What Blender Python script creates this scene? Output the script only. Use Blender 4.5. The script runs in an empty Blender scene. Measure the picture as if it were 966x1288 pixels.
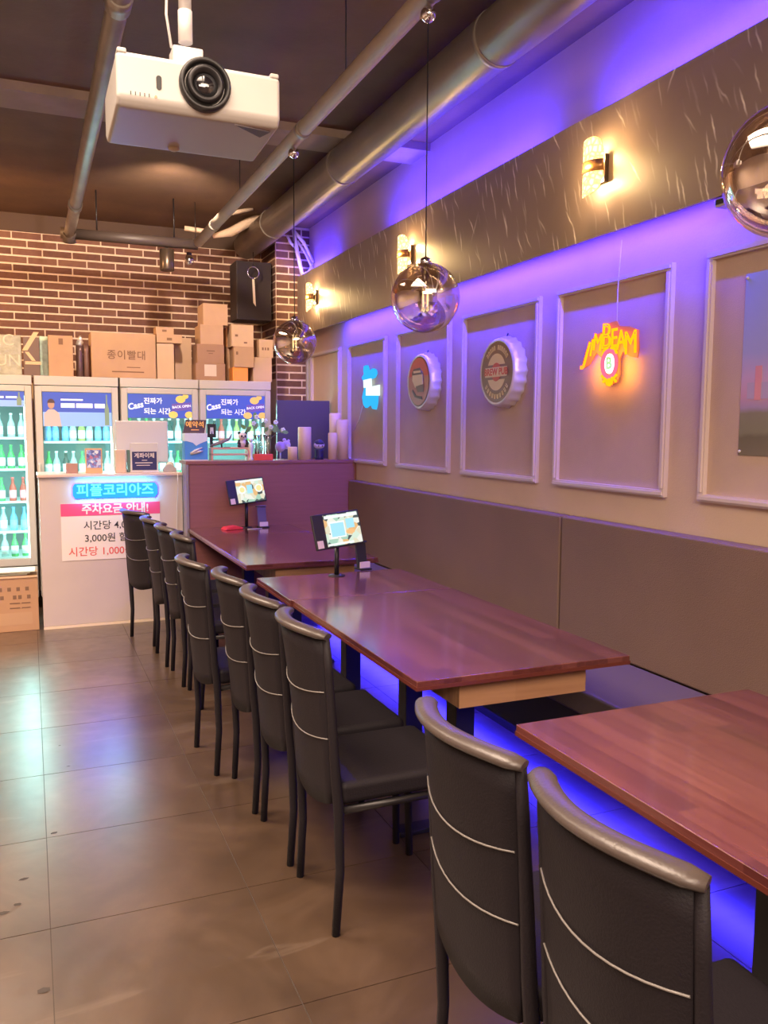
import bpy, math, random
from mathutils import Vector, Matrix, Euler
random.seed(7)
PI = math.pi
SC = bpy.context.scene
COL = SC.collection

# ------------------------------------------------------------------ camera
F_PX, CX, CY = 1054.0, 483.0, 644.0
CAM = Vector((0, 0, 1.5))
_yaw, _pit, _rol = 0.39997, -0.09983, 0.005425
FW = Vector((math.sin(_yaw)*math.cos(_pit), math.cos(_yaw)*math.cos(_pit), math.sin(_pit)))
_r = Vector((math.cos(_yaw), -math.sin(_yaw), 0)); _u = _r.cross(FW)
RT = _r*math.cos(_rol) + _u*math.sin(_rol)
UP = -_r*math.sin(_rol) + _u*math.cos(_rol)
cd = bpy.data.cameras.new('camera'); cam = bpy.data.objects.new('camera', cd); COL.objects.link(cam)
m = Matrix((RT, UP, -FW)).transposed().to_4x4(); m.translation = CAM
cam.matrix_world = m
cd.sensor_fit = 'VERTICAL'; cd.sensor_height = 36.0; cd.lens = F_PX/1288.0*36.0
cd.clip_start = 0.02; cd.clip_end = 60
SC.camera = cam

def at(px, py, X=None, Y=None, Z=None):
    """measured image point -> world point on a known wall / height plane"""
    d = FW*F_PX + RT*(px-CX) - UP*(py-CY)
    if X is not None: t = (X-CAM.x)/d.x
    elif Y is not None: t = (Y-CAM.y)/d.y
    else: t = (Z-CAM.z)/d.z
    return CAM + d*t

# ------------------------------------------------------------------ view, world, lights
SC.view_settings.view_transform = 'Standard'
SC.view_settings.look = 'None'
SC.view_settings.exposure = 0.22
SC.view_settings.gamma = 1.0
SC.view_settings.use_curve_mapping = False
SC.cycles.use_denoising = True
SC.cycles.max_bounces = 8
SC.cycles.transparent_max_bounces = 16
SC.cycles.sample_clamp_indirect = 6.0
SC.cycles.caustics_reflective = False
SC.cycles.caustics_refractive = False
w = bpy.data.worlds.new('world'); SC.world = w; w.use_nodes = True
w.node_tree.nodes['Background'].inputs[0].default_value = (0.9, 0.75, 0.65, 1)
w.node_tree.nodes['Background'].inputs[1].default_value = 0.25

def area(name, loc, size, power, color, target=None, rot=None, spread=None):
    l = bpy.data.lights.new(name, 'AREA'); l.shape = 'RECTANGLE'
    l.size, l.size_y = size; l.energy = power; l.color = color
    if spread: l.spread = math.radians(spread)
    o = bpy.data.objects.new(name, l); COL.objects.link(o); o.location = loc
    if target is not None:
        o.rotation_euler = (Vector(target)-Vector(loc)).to_track_quat('-Z', 'Y').to_euler()
    elif rot: o.rotation_euler = rot
    return o
def point(name, loc, power, color, r=0.03):
    l = bpy.data.lights.new(name, 'POINT'); l.energy = power; l.color = color; l.shadow_soft_size = r
    o = bpy.data.objects.new(name, l); COL.objects.link(o); o.location = loc; return o
def spot(name, loc, target, power, color, ang=80, blend=.6, r=.05):
    l = bpy.data.lights.new(name, 'SPOT'); l.energy = power; l.color = color
    l.spot_size = math.radians(ang); l.spot_blend = blend; l.shadow_soft_size = r
    o = bpy.data.objects.new(name, l); COL.objects.link(o); o.location = loc
    o.rotation_euler = (Vector(target)-Vector(loc)).to_track_quat('-Z', 'Y').to_euler(); return o

WARM = (1.0, 0.66, 0.42); NEUT = (1.0, 0.76, 0.58); PURP = (0.025, 0.012, 1.0); DEEP = (0.03, 0.02, 1.0)
CYAN = (0.55, 1.0, 0.95)
# soft fill added overhead, outside the frame; then warm spots
area('overhead_fill_light', (-0.6, 1.2, 3.25), (2.2, 2.2), 150, NEUT, rot=(0, 0, 0), spread=125)
area('overhead_fill_light', (-1.2, 4.6, 3.25), (1.6, 2.4), 200, NEUT, rot=(0, 0, 0), spread=125)
area('overhead_fill_light', (0.8, -1.2, 3.2), (2.5, 1.4), 135, NEUT, rot=(math.radians(35), 0, 0))
area('front_fill_light', (-0.2, -2.2, 2.85), (3.0, 0.7), 85, (1.0, 0.78, 0.62), target=(1.2, 4, 1.2))  # broad fill added behind the camera to lift the room
spot('warm_spot', (-1.3, 6.3, 3.1), (-0.4, 8.2, 2.6), 230, (1.0, 0.55, 0.25), 110)
spot('warm_spot', (-0.9, 1.6, 3.1), (-0.8, 2.2, 0), 60, (1.0, 0.5, 0.2), 60)
spot('bar_spot', (1.0, 6.0, 3.2), (1.1, 7.9, 2.2), 125, NEUT, 120)
# purple LED strips: behind the marble band (down and up) and under the bench
def strip_light(name, x, z, y0, y1, power, color, tgt, wdt=0.012):
    o = area(name, (x, (y0+y1)/2, z), (wdt, y1-y0), power, color)
    d = Vector(tgt).normalized()
    zc = -d; yc = Vector((0, 1, 0)); xc = yc.cross(zc).normalized(); zc = xc.cross(yc)
    mm = Matrix((xc, yc, zc)).transposed().to_4x4(); mm.translation = (x, (y0+y1)/2, z); o.matrix_world = mm
    return o
strip_light('led_light_lower', 2.392, 2.362, 2.50, 6.66, 80, PURP, (0.35, 0, -1))
strip_light('led_light_upper', 2.375, 2.905, 1.2, 3.25, 33, PURP, (0.25, 0, 1))
strip_light('led_light_upper', 2.375, 2.905, 3.75, 5.7, 33, PURP, (0.25, 0, 1))
strip_light('led_light_upper', 2.375, 2.905, 6.9, 7.6, 8, PURP, (0.25, 0, 1))
strip_light('led_light_bench', 2.11, 0.142, 0.0, 6.3, 60, DEEP, (-0.5, 0, -1), .08)

# ------------------------------------------------------------------ materials
MATS = {}
def mat(name, color=(.5, .5, .5), rough=.5, metal=0., emit=None, estr=0., coat=0., spec=None,
        var=0., vscale=8., bump=0., bscale=60., alpha=None, vstretch=(1, 1, 1)):
    if name in MATS: return MATS[name]
    M = bpy.data.materials.new(name); M.use_nodes = True; nt = M.node_tree; b = nt.nodes['Principled BSDF']
    b.inputs['Base Color'].default_value = (*color, 1)
    b.inputs['Roughness'].default_value = rough; b.inputs['Metallic'].default_value = metal
    if coat: b.inputs['Coat Weight'].default_value = coat; b.inputs['Coat Roughness'].default_value = .12
    if spec is not None: b.inputs['Specular IOR Level'].default_value = spec
    if emit: b.inputs['Emission Color'].default_value = (*emit, 1); b.inputs['Emission Strength'].default_value = estr
    if alpha is not None: b.inputs['Alpha'].default_value = alpha
    if var or bump:
        tc = nt.nodes.new('ShaderNodeTexCoord'); mp = nt.nodes.new('ShaderNodeMapping')
        mp.inputs['Scale'].default_value = vstretch
        nt.links.new(tc.outputs['Object'], mp.inputs['Vector'])
    if var:
        n = nt.nodes.new('ShaderNodeTexNoise'); n.inputs['Scale'].default_value = vscale; n.inputs['Detail'].default_value = 5
        nt.links.new(mp.outputs[0], n.inputs['Vector'])
        r = nt.nodes.new('ShaderNodeValToRGB')
        r.color_ramp.elements[0].position = .3; r.color_ramp.elements[1].position = .7
        r.color_ramp.elements[0].color = (*[max(0, c*(1-var)) for c in color], 1)
        r.color_ramp.elements[1].color = (*[min(1, c*(1+var)) for c in color], 1)
        nt.links.new(n.outputs['Fac'], r.inputs['Fac']); nt.links.new(r.outputs[0], b.inputs['Base Color'])
    if bump:
        n2 = nt.nodes.new('ShaderNodeTexNoise'); n2.inputs['Scale'].default_value = bscale
        nt.links.new(mp.outputs[0], n2.inputs['Vector'])
        bp = nt.nodes.new('ShaderNodeBump'); bp.inputs['Strength'].default_value = bump; bp.inputs['Distance'].default_value = .01
        nt.links.new(n2.outputs['Fac'], bp.inputs['Height']); nt.links.new(bp.outputs[0], b.inputs['Normal'])
    MATS[name] = M; return M
def emat(name, color, strength):
    if name in MATS: return MATS[name]
    M = bpy.data.materials.new(name); M.use_nodes = True; nt = M.node_tree; nt.nodes.clear()
    e = nt.nodes.new('ShaderNodeEmission'); e.inputs[0].default_value = (*color, 1); e.inputs[1].default_value = strength
    o = nt.nodes.new('ShaderNodeOutputMaterial'); nt.links.new(e.outputs[0], o.inputs[0]); MATS[name] = M; return M
def glassmat(name, tint=(1, 1, 1), fac=.12, gloss=(1, 1, 1), rough=.02, fres=True):
    if name in MATS: return MATS[name]
    M = bpy.data.materials.new(name); M.use_nodes = True; nt = M.node_tree; nt.nodes.clear()
    t = nt.nodes.new('ShaderNodeBsdfTransparent'); t.inputs[0].default_value = (*tint, 1)
    g = nt.nodes.new('ShaderNodeBsdfGlossy'); g.inputs['Color'].default_value = (*gloss, 1); g.inputs['Roughness'].default_value = rough
    mx = nt.nodes.new('ShaderNodeMixShader'); o = nt.nodes.new('ShaderNodeOutputMaterial')
    if fres:
        lw = nt.nodes.new('ShaderNodeLayerWeight'); lw.inputs['Blend'].default_value = .35
        ma = nt.nodes.new('ShaderNodeMath'); ma.operation = 'MULTIPLY_ADD'
        ma.inputs[1].default_value = 1-fac; ma.inputs[2].default_value = fac; ma.use_clamp = True
        nt.links.new(lw.outputs['Fresnel'], ma.inputs[0]); nt.links.new(ma.outputs[0], mx.inputs[0])
    else: mx.inputs[0].default_value = fac
    nt.links.new(t.outputs[0], mx.inputs[1]); nt.links.new(g.outputs[0], mx.inputs[2]); nt.links.new(mx.outputs[0], o.inputs[0])
    MATS[name] = M; return M

def N(nt, t, **k):
    n = nt.nodes.new(t)
    for a, b in k.items():
        if a.startswith('i_'): n.inputs[a[2:].replace('_', ' ')].default_value = b
        else: setattr(n, a, b)
    return n
def ramp(nt, stops):
    r = nt.nodes.new('ShaderNodeValToRGB'); el = r.color_ramp.elements
    while len(el) > 1: el.remove(el[-1])
    el[0].position = stops[0][0]; el[0].color = (*stops[0][1], 1)
    for p, c in stops[1:]:
        e = el.new(p); e.color = (*c, 1)
    return r

def floor_material():
    M = mat('stone_tile', (.2, .15, .12), .3); nt = M.node_tree; b = nt.nodes['Principled BSDF']; L = nt.links
    g = N(nt, 'ShaderNodeNewGeometry'); oi = N(nt, 'ShaderNodeObjectInfo')
    n1 = N(nt, 'ShaderNodeTexNoise', i_Scale=2.3, i_Detail=7.0, i_Roughness=.62, i_Distortion=.8); L.new(g.outputs['Position'], n1.inputs['Vector'])
    r1 = ramp(nt, [(.28, (.040, .023, .013)), (.5, (.064, .038, .022)), (.74, (.105, .066, .042))]); L.new(n1.outputs['Fac'], r1.inputs[0])
    # pale diagonal veins
    mp = N(nt, 'ShaderNodeMapping'); mp.inputs['Rotation'].default_value = (0, 0, .9); mp.inputs['Scale'].default_value = (.7, 3.2, 1); L.new(g.outputs['Position'], mp.inputs['Vector'])
    n2 = N(nt, 'ShaderNodeTexNoise', i_Scale=1.6, i_Detail=6.0, i_Distortion=1.2); L.new(mp.outputs[0], n2.inputs['Vector'])
    r2 = ramp(nt, [(.0, (0, 0, 0)), (.62, (0, 0, 0)), (.66, (.07,)*3), (.70, (0, 0, 0))]); L.new(n2.outputs['Fac'], r2.inputs[0])
    mx = N(nt, 'ShaderNodeMix', data_type='RGBA'); L.new(r2.outputs[0], mx.inputs[0]); L.new(r1.outputs[0], mx.inputs[6]); mx.inputs[7].default_value = (.42, .34, .27, 1)
    hv = N(nt, 'ShaderNodeHueSaturation'); ma = N(nt, 'ShaderNodeMath', operation='MULTIPLY_ADD'); ma.inputs[1].default_value = .16; ma.inputs[2].default_value = .92
    L.new(oi.outputs['Random'], ma.inputs[0]); L.new(ma.outputs[0], hv.inputs['Value']); L.new(mx.outputs[2], hv.inputs['Color']); L.new(hv.outputs[0], b.inputs['Base Color'])
    n3 = N(nt, 'ShaderNodeTexNoise', i_Scale=14.0, i_Detail=4.0); L.new(g.outputs['Position'], n3.inputs['Vector'])
    mr = N(nt, 'ShaderNodeMapRange'); mr.inputs[3].default_value = .24; mr.inputs[4].default_value = .40; L.new(n3.outputs['Fac'], mr.inputs[0]); L.new(mr.outputs[0], b.inputs['Roughness'])
    bp = N(nt, 'ShaderNodeBump', i_Strength=.12, i_Distance=.004); L.new(n1.outputs['Fac'], bp.inputs['Height']); L.new(bp.outputs[0], b.inputs['Normal'])
    b.inputs['Specular IOR Level'].default_value = .9; b.inputs['Coat Weight'].default_value = .6; b.inputs['Coat Roughness'].default_value = .26
    return M
def marble_material():
    M = mat('dark_marble', (.1, .08, .07), .42); nt = M.node_tree; b = nt.nodes['Principled BSDF']; L = nt.links
    g = N(nt, 'ShaderNodeNewGeometry')
    n1 = N(nt, 'ShaderNodeTexNoise', i_Scale=1.6, i_Detail=5.0); L.new(g.outputs['Position'], n1.inputs['Vector'])
    r1 = ramp(nt, [(.3, (.23, .17, .145)), (.7, (.34, .255, .22))]); L.new(n1.outputs['Fac'], r1.inputs[0])
    cur = r1
    out = r1.outputs[0]
    for ang, sc, th, seed in ((.38, 4.0, .045, 0.), (.22, 7.0, .060, 3.1), (-.45, 3.0, .034, 7.7), (.62, 5.5, .045, 5.2), (.30, 9.0, .07, 9.4)):
        mp0 = N(nt, 'ShaderNodeMapping'); mp0.inputs['Rotation'].default_value = (ang, 0, 0); mp0.inputs['Location'].default_value = (0, seed, seed); L.new(g.outputs['Position'], mp0.inputs['Vector'])
        nz = N(nt, 'ShaderNodeTexNoise', i_Scale=9.0, i_Detail=3.0); L.new(g.outputs['Position'], nz.inputs['Vector'])
        ad = N(nt, 'ShaderNodeMix', data_type='RGBA', blend_type='ADD'); ad.inputs[0].default_value = .035; L.new(mp0.outputs[0], ad.inputs[6]); L.new(nz.outputs['Color'], ad.inputs[7])
        mp = N(nt, 'ShaderNodeMapping'); mp.inputs['Scale'].default_value = (0, 3.0, .26); L.new(ad.outputs[2], mp.inputs['Vector'])
        sxy = N(nt, 'ShaderNodeSeparateXYZ'); cmb = N(nt, 'ShaderNodeCombineXYZ'); L.new(mp.outputs[0], sxy.inputs[0]); L.new(sxy.outputs['Y'], cmb.inputs['X']); L.new(sxy.outputs['Z'], cmb.inputs['Y'])
        v = N(nt, 'ShaderNodeTexVoronoi', feature='F1', i_Scale=sc, voronoi_dimensions='2D'); L.new(cmb.outputs[0], v.inputs['Vector'])
        rv = ramp(nt, [(0, (1, 1, 1)), (th, (.55,)*3), (th*2.2, (0, 0, 0))]); L.new(v.outputs['Distance'], rv.inputs[0])
        sp_ = N(nt, 'ShaderNodeSeparateColor'); L.new(v.outputs['Color'], sp_.inputs[0])
        rk = ramp(nt, [(.35, (0, 0, 0)), (.75, (1, 1, 1))]); L.new(sp_.outputs[0], rk.inputs[0])
        ck = N(nt, 'ShaderNodeTexNoise', i_Scale=2.6, i_Detail=2.0); L.new(mp0.outputs[0], ck.inputs['Vector']); rc = ramp(nt, [(.40, (.12,)*3), (.54, (1, 1, 1))]); L.new(ck.outputs['Fac'], rc.inputs[0])
        mu = N(nt, 'ShaderNodeMath', operation='MULTIPLY'); L.new(rv.outputs[0], mu.inputs[0]); L.new(rk.outputs[0], mu.inputs[1])
        mu2 = N(nt, 'ShaderNodeMath', operation='MULTIPLY'); L.new(mu.outputs[0], mu2.inputs[0]); L.new(rc.outputs[0], mu2.inputs[1])
        mx = N(nt, 'ShaderNodeMix', data_type='RGBA'); L.new(mu2.outputs[0], mx.inputs[0]); L.new(out, mx.inputs[6]); mx.inputs[7].default_value = (1.0, .92, .80, 1)
        out = mx.outputs[2]
    L.new(out, b.inputs['Base Color'])
    return M
def wood_material(name, cols, rough, strip=(.55, .062), coat=0., off=0.):
    M = mat(name, cols[0], rough, coat=coat); nt = M.node_tree; b = nt.nodes['Principled BSDF']; L = nt.links
    tc = N(nt, 'ShaderNodeTexCoord'); mp = N(nt, 'ShaderNodeMapping'); mp.inputs['Rotation'].default_value = (0, 0, off); L.new(tc.outputs['Object'], mp.inputs['Vector'])
    br = N(nt, 'ShaderNodeTexBrick', offset=.37, i_Scale=1.0); br.inputs['Brick Width'].default_value = strip[0]; br.inputs['Row Height'].default_value = strip[1]
    br.inputs['Mortar Size'].default_value = .0006; br.inputs['Color1'].default_value = (0, 0, 0, 1); br.inputs['Color2'].default_value = (1, 1, 1, 1); br.inputs['Mortar'].default_value = (.2, .2, .2, 1)
    L.new(mp.outputs[0], br.inputs['Vector'])
    mg = N(nt, 'ShaderNodeMapping'); mg.inputs['Scale'].default_value = (1.5, 22, 22); L.new(mp.outputs[0], mg.inputs['Vector'])
    ng = N(nt, 'ShaderNodeTexNoise', i_Scale=2.2, i_Detail=6.0, i_Distortion=.6); L.new(mg.outputs[0], ng.inputs['Vector'])
    a = N(nt, 'ShaderNodeMix', data_type='FLOAT'); a.inputs[0].default_value = .55; L.new(br.outputs['Color'], a.inputs[2]); L.new(ng.outputs['Fac'], a.inputs[3])
    r = ramp(nt, [(.15, cols[0]), (.5, cols[1]), (.85, cols[2])]); L.new(a.outputs[0], r.inputs[0]); L.new(r.outputs[0], b.inputs['Base Color'])
    bp = N(nt, 'ShaderNodeBump', i_Strength=.06, i_Distance=.002); L.new(ng.outputs['Fac'], bp.inputs['Height']); L.new(bp.outputs[0], b.inputs['Normal'])
    return M
FLOOR = floor_material(); MARBLE = marble_material()
TABLE = wood_material('table_wood', [(.07, .017, .016), (.125, .035, .030), (.19, .062, .05)], .20, coat=.7, off=PI/2)
PARTW = wood_material('partition_wood', [(.24, .09, .085), (.30, .115, .11), (.35, .145, .14)], .45, strip=(2.0, .2))
APRON = wood_material('apron_wood', [(.40, .20, .10), (.52, .28, .15), (.62, .36, .20)], .5, strip=(.3, .035))
def m_brick():
    M = mat('brick_face', (.2, .1, .07), .8); nt = M.node_tree; b = nt.nodes['Principled BSDF']; L = nt.links
    oi = N(nt, 'ShaderNodeObjectInfo'); g = N(nt, 'ShaderNodeNewGeometry')
    n = N(nt, 'ShaderNodeTexNoise', i_Scale=25.0, i_Detail=4.0); L.new(g.outputs['Position'], n.inputs['Vector'])
    a = N(nt, 'ShaderNodeMath', operation='ADD'); L.new(oi.outputs['Random'], a.inputs[0]); L.new(n.outputs['Fac'], a.inputs[1])
    h = N(nt, 'ShaderNodeMath', operation='MULTIPLY'); h.inputs[1].default_value = .5; L.new(a.outputs[0], h.inputs[0])
    r = ramp(nt, [(.2, (.11, .048, .034)), (.5, (.165, .076, .055)), (.8, (.21, .105, .075))]); L.new(h.outputs[0], r.inputs[0]); L.new(r.outputs[0], b.inputs['Base Color'])
    bp = N(nt, 'ShaderNodeBump', i_Strength=.4, i_Distance=.004); L.new(n.outputs['Fac'], bp.inputs['Height']); L.new(bp.outputs[0], b.inputs['Normal'])
    return M
BRICK = m_brick()
MORTAR = mat('mortar', (.80, .66, .54), .85, var=.08, vscale=20)
WALL = mat('wall_paint', (.64, .48, .375), .75, var=.04, vscale=3, bump=.1, bscale=120)
PANEL = mat('panel_fabric', (.58, .43, .335), .85, var=.05, vscale=5, bump=.25, bscale=260)
MOULD = mat('moulding_paint', (.66, .55, .52), .45)
CEIL = mat('ceiling_paint', (.15, .085, .048), .75, var=.2, vscale=2.5, bump=.2, bscale=30)
CONC = mat('concrete_beam', (.32, .24, .18), .8, var=.12, vscale=6)
PIPE = mat('galvanised_pipe', (.33, .29, .25), .42, .5, var=.12, vscale=6)
DUCT = mat('duct_paint', (.26, .215, .18), .38, .3, var=.15, vscale=4)
PIPE_D = mat('dark_pipe', (.07, .05, .042), .5)
BLACK = mat('black_plastic', (.018, .017, .018), .42)
BLACKM = mat('black_metal', (.02, .018, .02), .38, .3)
LEATH = mat('black_leather', (.016, .013, .016), .55, bump=.15, bscale=220, spec=.16)
RAIL = mat('taupe_leather_rail', (.060, .046, .041), .36, spec=.6, bump=.08, bscale=150)
PIPING = mat('piping_silver', (.17, .155, .145), .4)
BENCHM = mat('bench_leather', (.20, .125, .095), .55, var=.06, vscale=3, bump=.35, bscale=260)
BENCHD = mat('bench_base_black', (.012, .01, .012), .5)
WHITE = mat('white_plastic', (.66, .63, .61), .35)
WHITEM = mat('white_enamel', (.58, .54, .52), .3)
CREAM = mat('projector_shell', (.58, .55, .51), .38)
CARD = mat('cardboard', (.52, .33, .20), .85, var=.06, vscale=5)
CARD2 = mat('cardboard_light', (.62, .43, .28), .85, var=.05, vscale=5)
CARD3 = mat('cardboard_dark', (.38, .22, .14), .85, var=.06, vscale=5)
ORANGE = mat('orange_card', (.95, .36, .08), .7)
COUNTER = mat('counter_laminate', (.60, .49, .45), .35, var=.03, vscale=4)
CTOP = mat('counter_top_laminate', (.70, .52, .46), .3)
CHROME = mat('chrome', (.8, .8, .8), .06, 1.)
INK = mat('print_black', (.05, .04, .04), .7)
INKBR = mat('print_brown', (.22, .12, .07), .7)
PINK = mat('print_pink', (.87, .08, .22), .5)
PAPER = mat('paper_white', (.85, .74, .68), .6)
REDT = mat('print_red', (.75, .10, .08), .6)
WAX = mat('candle_wax', (.82, .62, .42), .5)
GLASS = glassmat('clear_glass', (.97, 1, .99), .03)
GLOBE = glassmat('mirrored_globe_glass', (.74, .66, .58), .58, (1.0, .93, .86), .03, fres=False)

# ------------------------------------------------------------------ mesh helpers
class MB:
    def __init__(s): s.v = []; s.f = []; s.sm = []; s.mi = []
    def add(s, vs, fs, smooth=False, mi=0):
        o = len(s.v); s.v += [tuple(v) for v in vs]
        for f in fs: s.f.append([i+o for i in f]); s.sm.append(smooth); s.mi.append(mi)
        return s
    def box(s, x0, x1, y0, y1, z0, z1, M=None, mi=0):
        vs = [Vector(p) for p in ((x0, y0, z0), (x1, y0, z0), (x1, y1, z0), (x0, y1, z0), (x0, y0, z1), (x1, y0, z1), (x1, y1, z1), (x0, y1, z1))]
        if M is not None: vs = [M @ v for v in vs]
        return s.add(vs, [(0, 3, 2, 1), (4, 5, 6, 7), (0, 1, 5, 4), (1, 2, 6, 5), (2, 3, 7, 6), (3, 0, 4, 7)], mi=mi)
    def lathe(s, prof, seg=24, c=(0, 0, 0), M=None, smooth=True, mi=0):
        vs = []; fs = []; n = len(prof)
        for k in range(seg):
            a = 2*PI*k/seg
            for r, z in prof:
                v = Vector((r*math.cos(a), r*math.sin(a), z))
                if M is not None: v = M @ v
                vs.append(v+Vector(c))
        for k in range(seg):
            k2 = (k+1) % seg
            for i in range(n-1): fs.append((k*n+i, k2*n+i, k2*n+i+1, k*n+i+1))
        s.add(vs, fs, smooth, mi)
        o = len(s.v)-len(vs)
        if prof[0][0] > 1e-6: s.f.append([o+k*n for k in range(seg)][::-1]); s.sm.append(False); s.mi.append(mi)
        if prof[-1][0] > 1e-6: s.f.append([o+k*n+n-1 for k in range(seg)]); s.sm.append(False); s.mi.append(mi)
        return s
    def tube(s, pts, r, seg=10, smooth=True, mi=0, flat=None, caps=True):
        pts = [Vector(p) for p in pts]; n = len(pts); rr = r if hasattr(r, '__len__') else [r]*n
        vs = []; fs = []; prev = None
        for i, p in enumerate(pts):
            t = (pts[min(i+1, n-1)]-pts[max(i-1, 0)]).normalized()
            if prev is None:
                a = Vector((0, 0, 1)) if abs(t.z) < .9 else Vector((0, 1, 0))
                u = (a-t*a.dot(t)).normalized()
            else:
                u = (prev-t*prev.dot(t)).normalized()
            prev = u; v2 = t.cross(u)
            for k in range(seg):
                a = 2*PI*(k+.5)/seg
                fu, fv = (flat or (1, 1))
                vs.append(p+u*math.cos(a)*rr[i]*fu+v2*math.sin(a)*rr[i]*fv)
        for i in range(n-1):
            for k in range(seg):
                k2 = (k+1) % seg
                fs.append((i*seg+k, i*seg+k2, (i+1)*seg+k2, (i+1)*seg+k))
        s.add(vs, fs, smooth, mi)
        if caps:
            o = len(s.v)-len(vs)
            s.f.append([o+k for k in range(seg)][::-1]); s.sm.append(False); s.mi.append(mi)
            s.f.append([o+(n-1)*seg+k for k in range(seg)]); s.sm.append(False); s.mi.append(mi)
        return s
    def prism(s, outline, y0, y1, M=None, mi=0, smooth=False):
        """outline in (x,z), extruded along y"""
        n = len(outline); vs = [Vector((x, y0, z)) for x, z in outline]+[Vector((x, y1, z)) for x, z in outline]
        if M is not None: vs = [M @ v for v in vs]
        s.add(vs, [list(range(n)), list(range(2*n-1, n-1, -1))], mi=mi)
        s.add(vs, [(i, n+i, n+(i+1) % n, (i+1) % n) for i in range(n)], smooth, mi); return s
    def ball(s, c, r, seg=16, rings=10, mi=0, M=None):
        rx, ry, rz = r if hasattr(r, '__len__') else (r, r, r)
        vs = []; fs = []
        for i in range(rings+1):
            ph = PI*i/rings
            for k in range(seg):
                a = 2*PI*k/seg; v = Vector((rx*math.sin(ph)*math.cos(a), ry*math.sin(ph)*math.sin(a), rz*math.cos(ph)))
                if M is not None: v = M @ v
                vs.append(Vector(c)+v)
        for i in range(rings):
            for k in range(seg):
                k2 = (k+1) % seg; fs.append((i*seg+k, (i+1)*seg+k, (i+1)*seg+k2, i*seg+k2))
        return s.add(vs, fs, True, mi)
    def mesh(s, name, mats):
        me = bpy.data.meshes.new(name); me.from_pydata(s.v, [], s.f)
        for mm in (mats if isinstance(mats, (list, tuple)) else [mats]): me.materials.append(mm)
        me.polygons.foreach_set('use_smooth', s.sm); me.polygons.foreach_set('material_index', s.mi)
        me.update()
        import bmesh
        bm = bmesh.new(); bm.from_mesh(me); bmesh.ops.remove_doubles(bm, verts=bm.verts, dist=1e-6)
        bmesh.ops.recalc_face_normals(bm, faces=bm.faces); bm.to_mesh(me); bm.free()
        return me
    def build(s, name, mats, parent=None, loc=None, rotz=None, bevel=0., seg=2, label=None):
        o = bpy.data.objects.new(name, s.mesh(name, mats)); COL.objects.link(o)
        if parent is not None: o.parent = parent
        if loc is not None: o.location = loc
        if rotz is not None: o.rotation_euler = (0, 0, rotz)
        if bevel:
            b = o.modifiers.new('bevel', 'BEVEL'); b.width = bevel; b.segments = seg; b.limit_method = 'ANGLE'; b.harden_normals = True
            for p in o.data.polygons: p.use_smooth = True
        if label: o['label'] = label
        return o
def tag(o, label, cat, group=None):
    o['label'] = label; o['category'] = cat
    if group: o['group'] = group
    return o
def thing(name, label, cat, loc=(0, 0, 0), rotz=0, group=None, rot=None):
    o = bpy.data.objects.new(name, None); o.empty_display_size = .1; COL.objects.link(o)
    o.location = loc; o.rotation_euler = rot if rot else (0, 0, rotz)
    return tag(o, label, cat, group)
def struct(o): o['kind'] = 'structure'; return o
def copy_tree(o, parent=None):
    c = o.copy(); COL.objects.link(c); c.parent = parent
    for ch in list(o.children): copy_tree(ch, c)
    return c
def box(name, x0, x1, y0, y1, z0, z1, mt, parent=None, bevel=0., **k):
    return MB().box(x0, x1, y0, y1, z0, z1).build(name, mt, parent, bevel=bevel, **k)
def tbox(name, label, cat, x0, x1, y0, y1, z0, z1, mt, bevel=.004, group=None):
    """stand-alone box-shaped thing with its origin at its base"""
    cx, cy = (x0+x1)/2, (y0+y1)/2
    o = MB().box(x0-cx, x1-cx, y0-cy, y1-cy, 0, z1-z0).build(name, mt, None, (cx, cy, z0), bevel=bevel)
    return tag(o, label, cat, group)
def text(body, size, mt, parent, loc, name='lettering', extrude=.0012, align='CENTER', sx=1., rot=(PI/2, 0, 0), shear=0., bold=0., spacing=1., outline=0.):
    c = bpy.data.curves.new('t', 'FONT'); c.body = body; c.size = size; c.extrude = extrude; c.align_x = align; c.align_y = 'CENTER'
    c.resolution_u = 3; c.shear = shear; c.offset = bold; c.space_character = spacing
    if outline: c.fill_mode = 'NONE'; c.bevel_depth = outline; c.bevel_resolution = 1; c.extrude = 0
    o = bpy.data.objects.new('t', c); COL.objects.link(o)
    dg = bpy.context.evaluated_depsgraph_get(); me = bpy.data.meshes.new_from_object(o.evaluated_get(dg))
    bpy.data.objects.remove(o); me.transform(Matrix.Diagonal((sx, 1, 1, 1))); me.materials.clear(); me.materials.append(mt); me.name = name
    n = bpy.data.objects.new(name, me); COL.objects.link(n); n.parent = parent; n.location = loc; n.rotation_euler = rot
    return n

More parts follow.
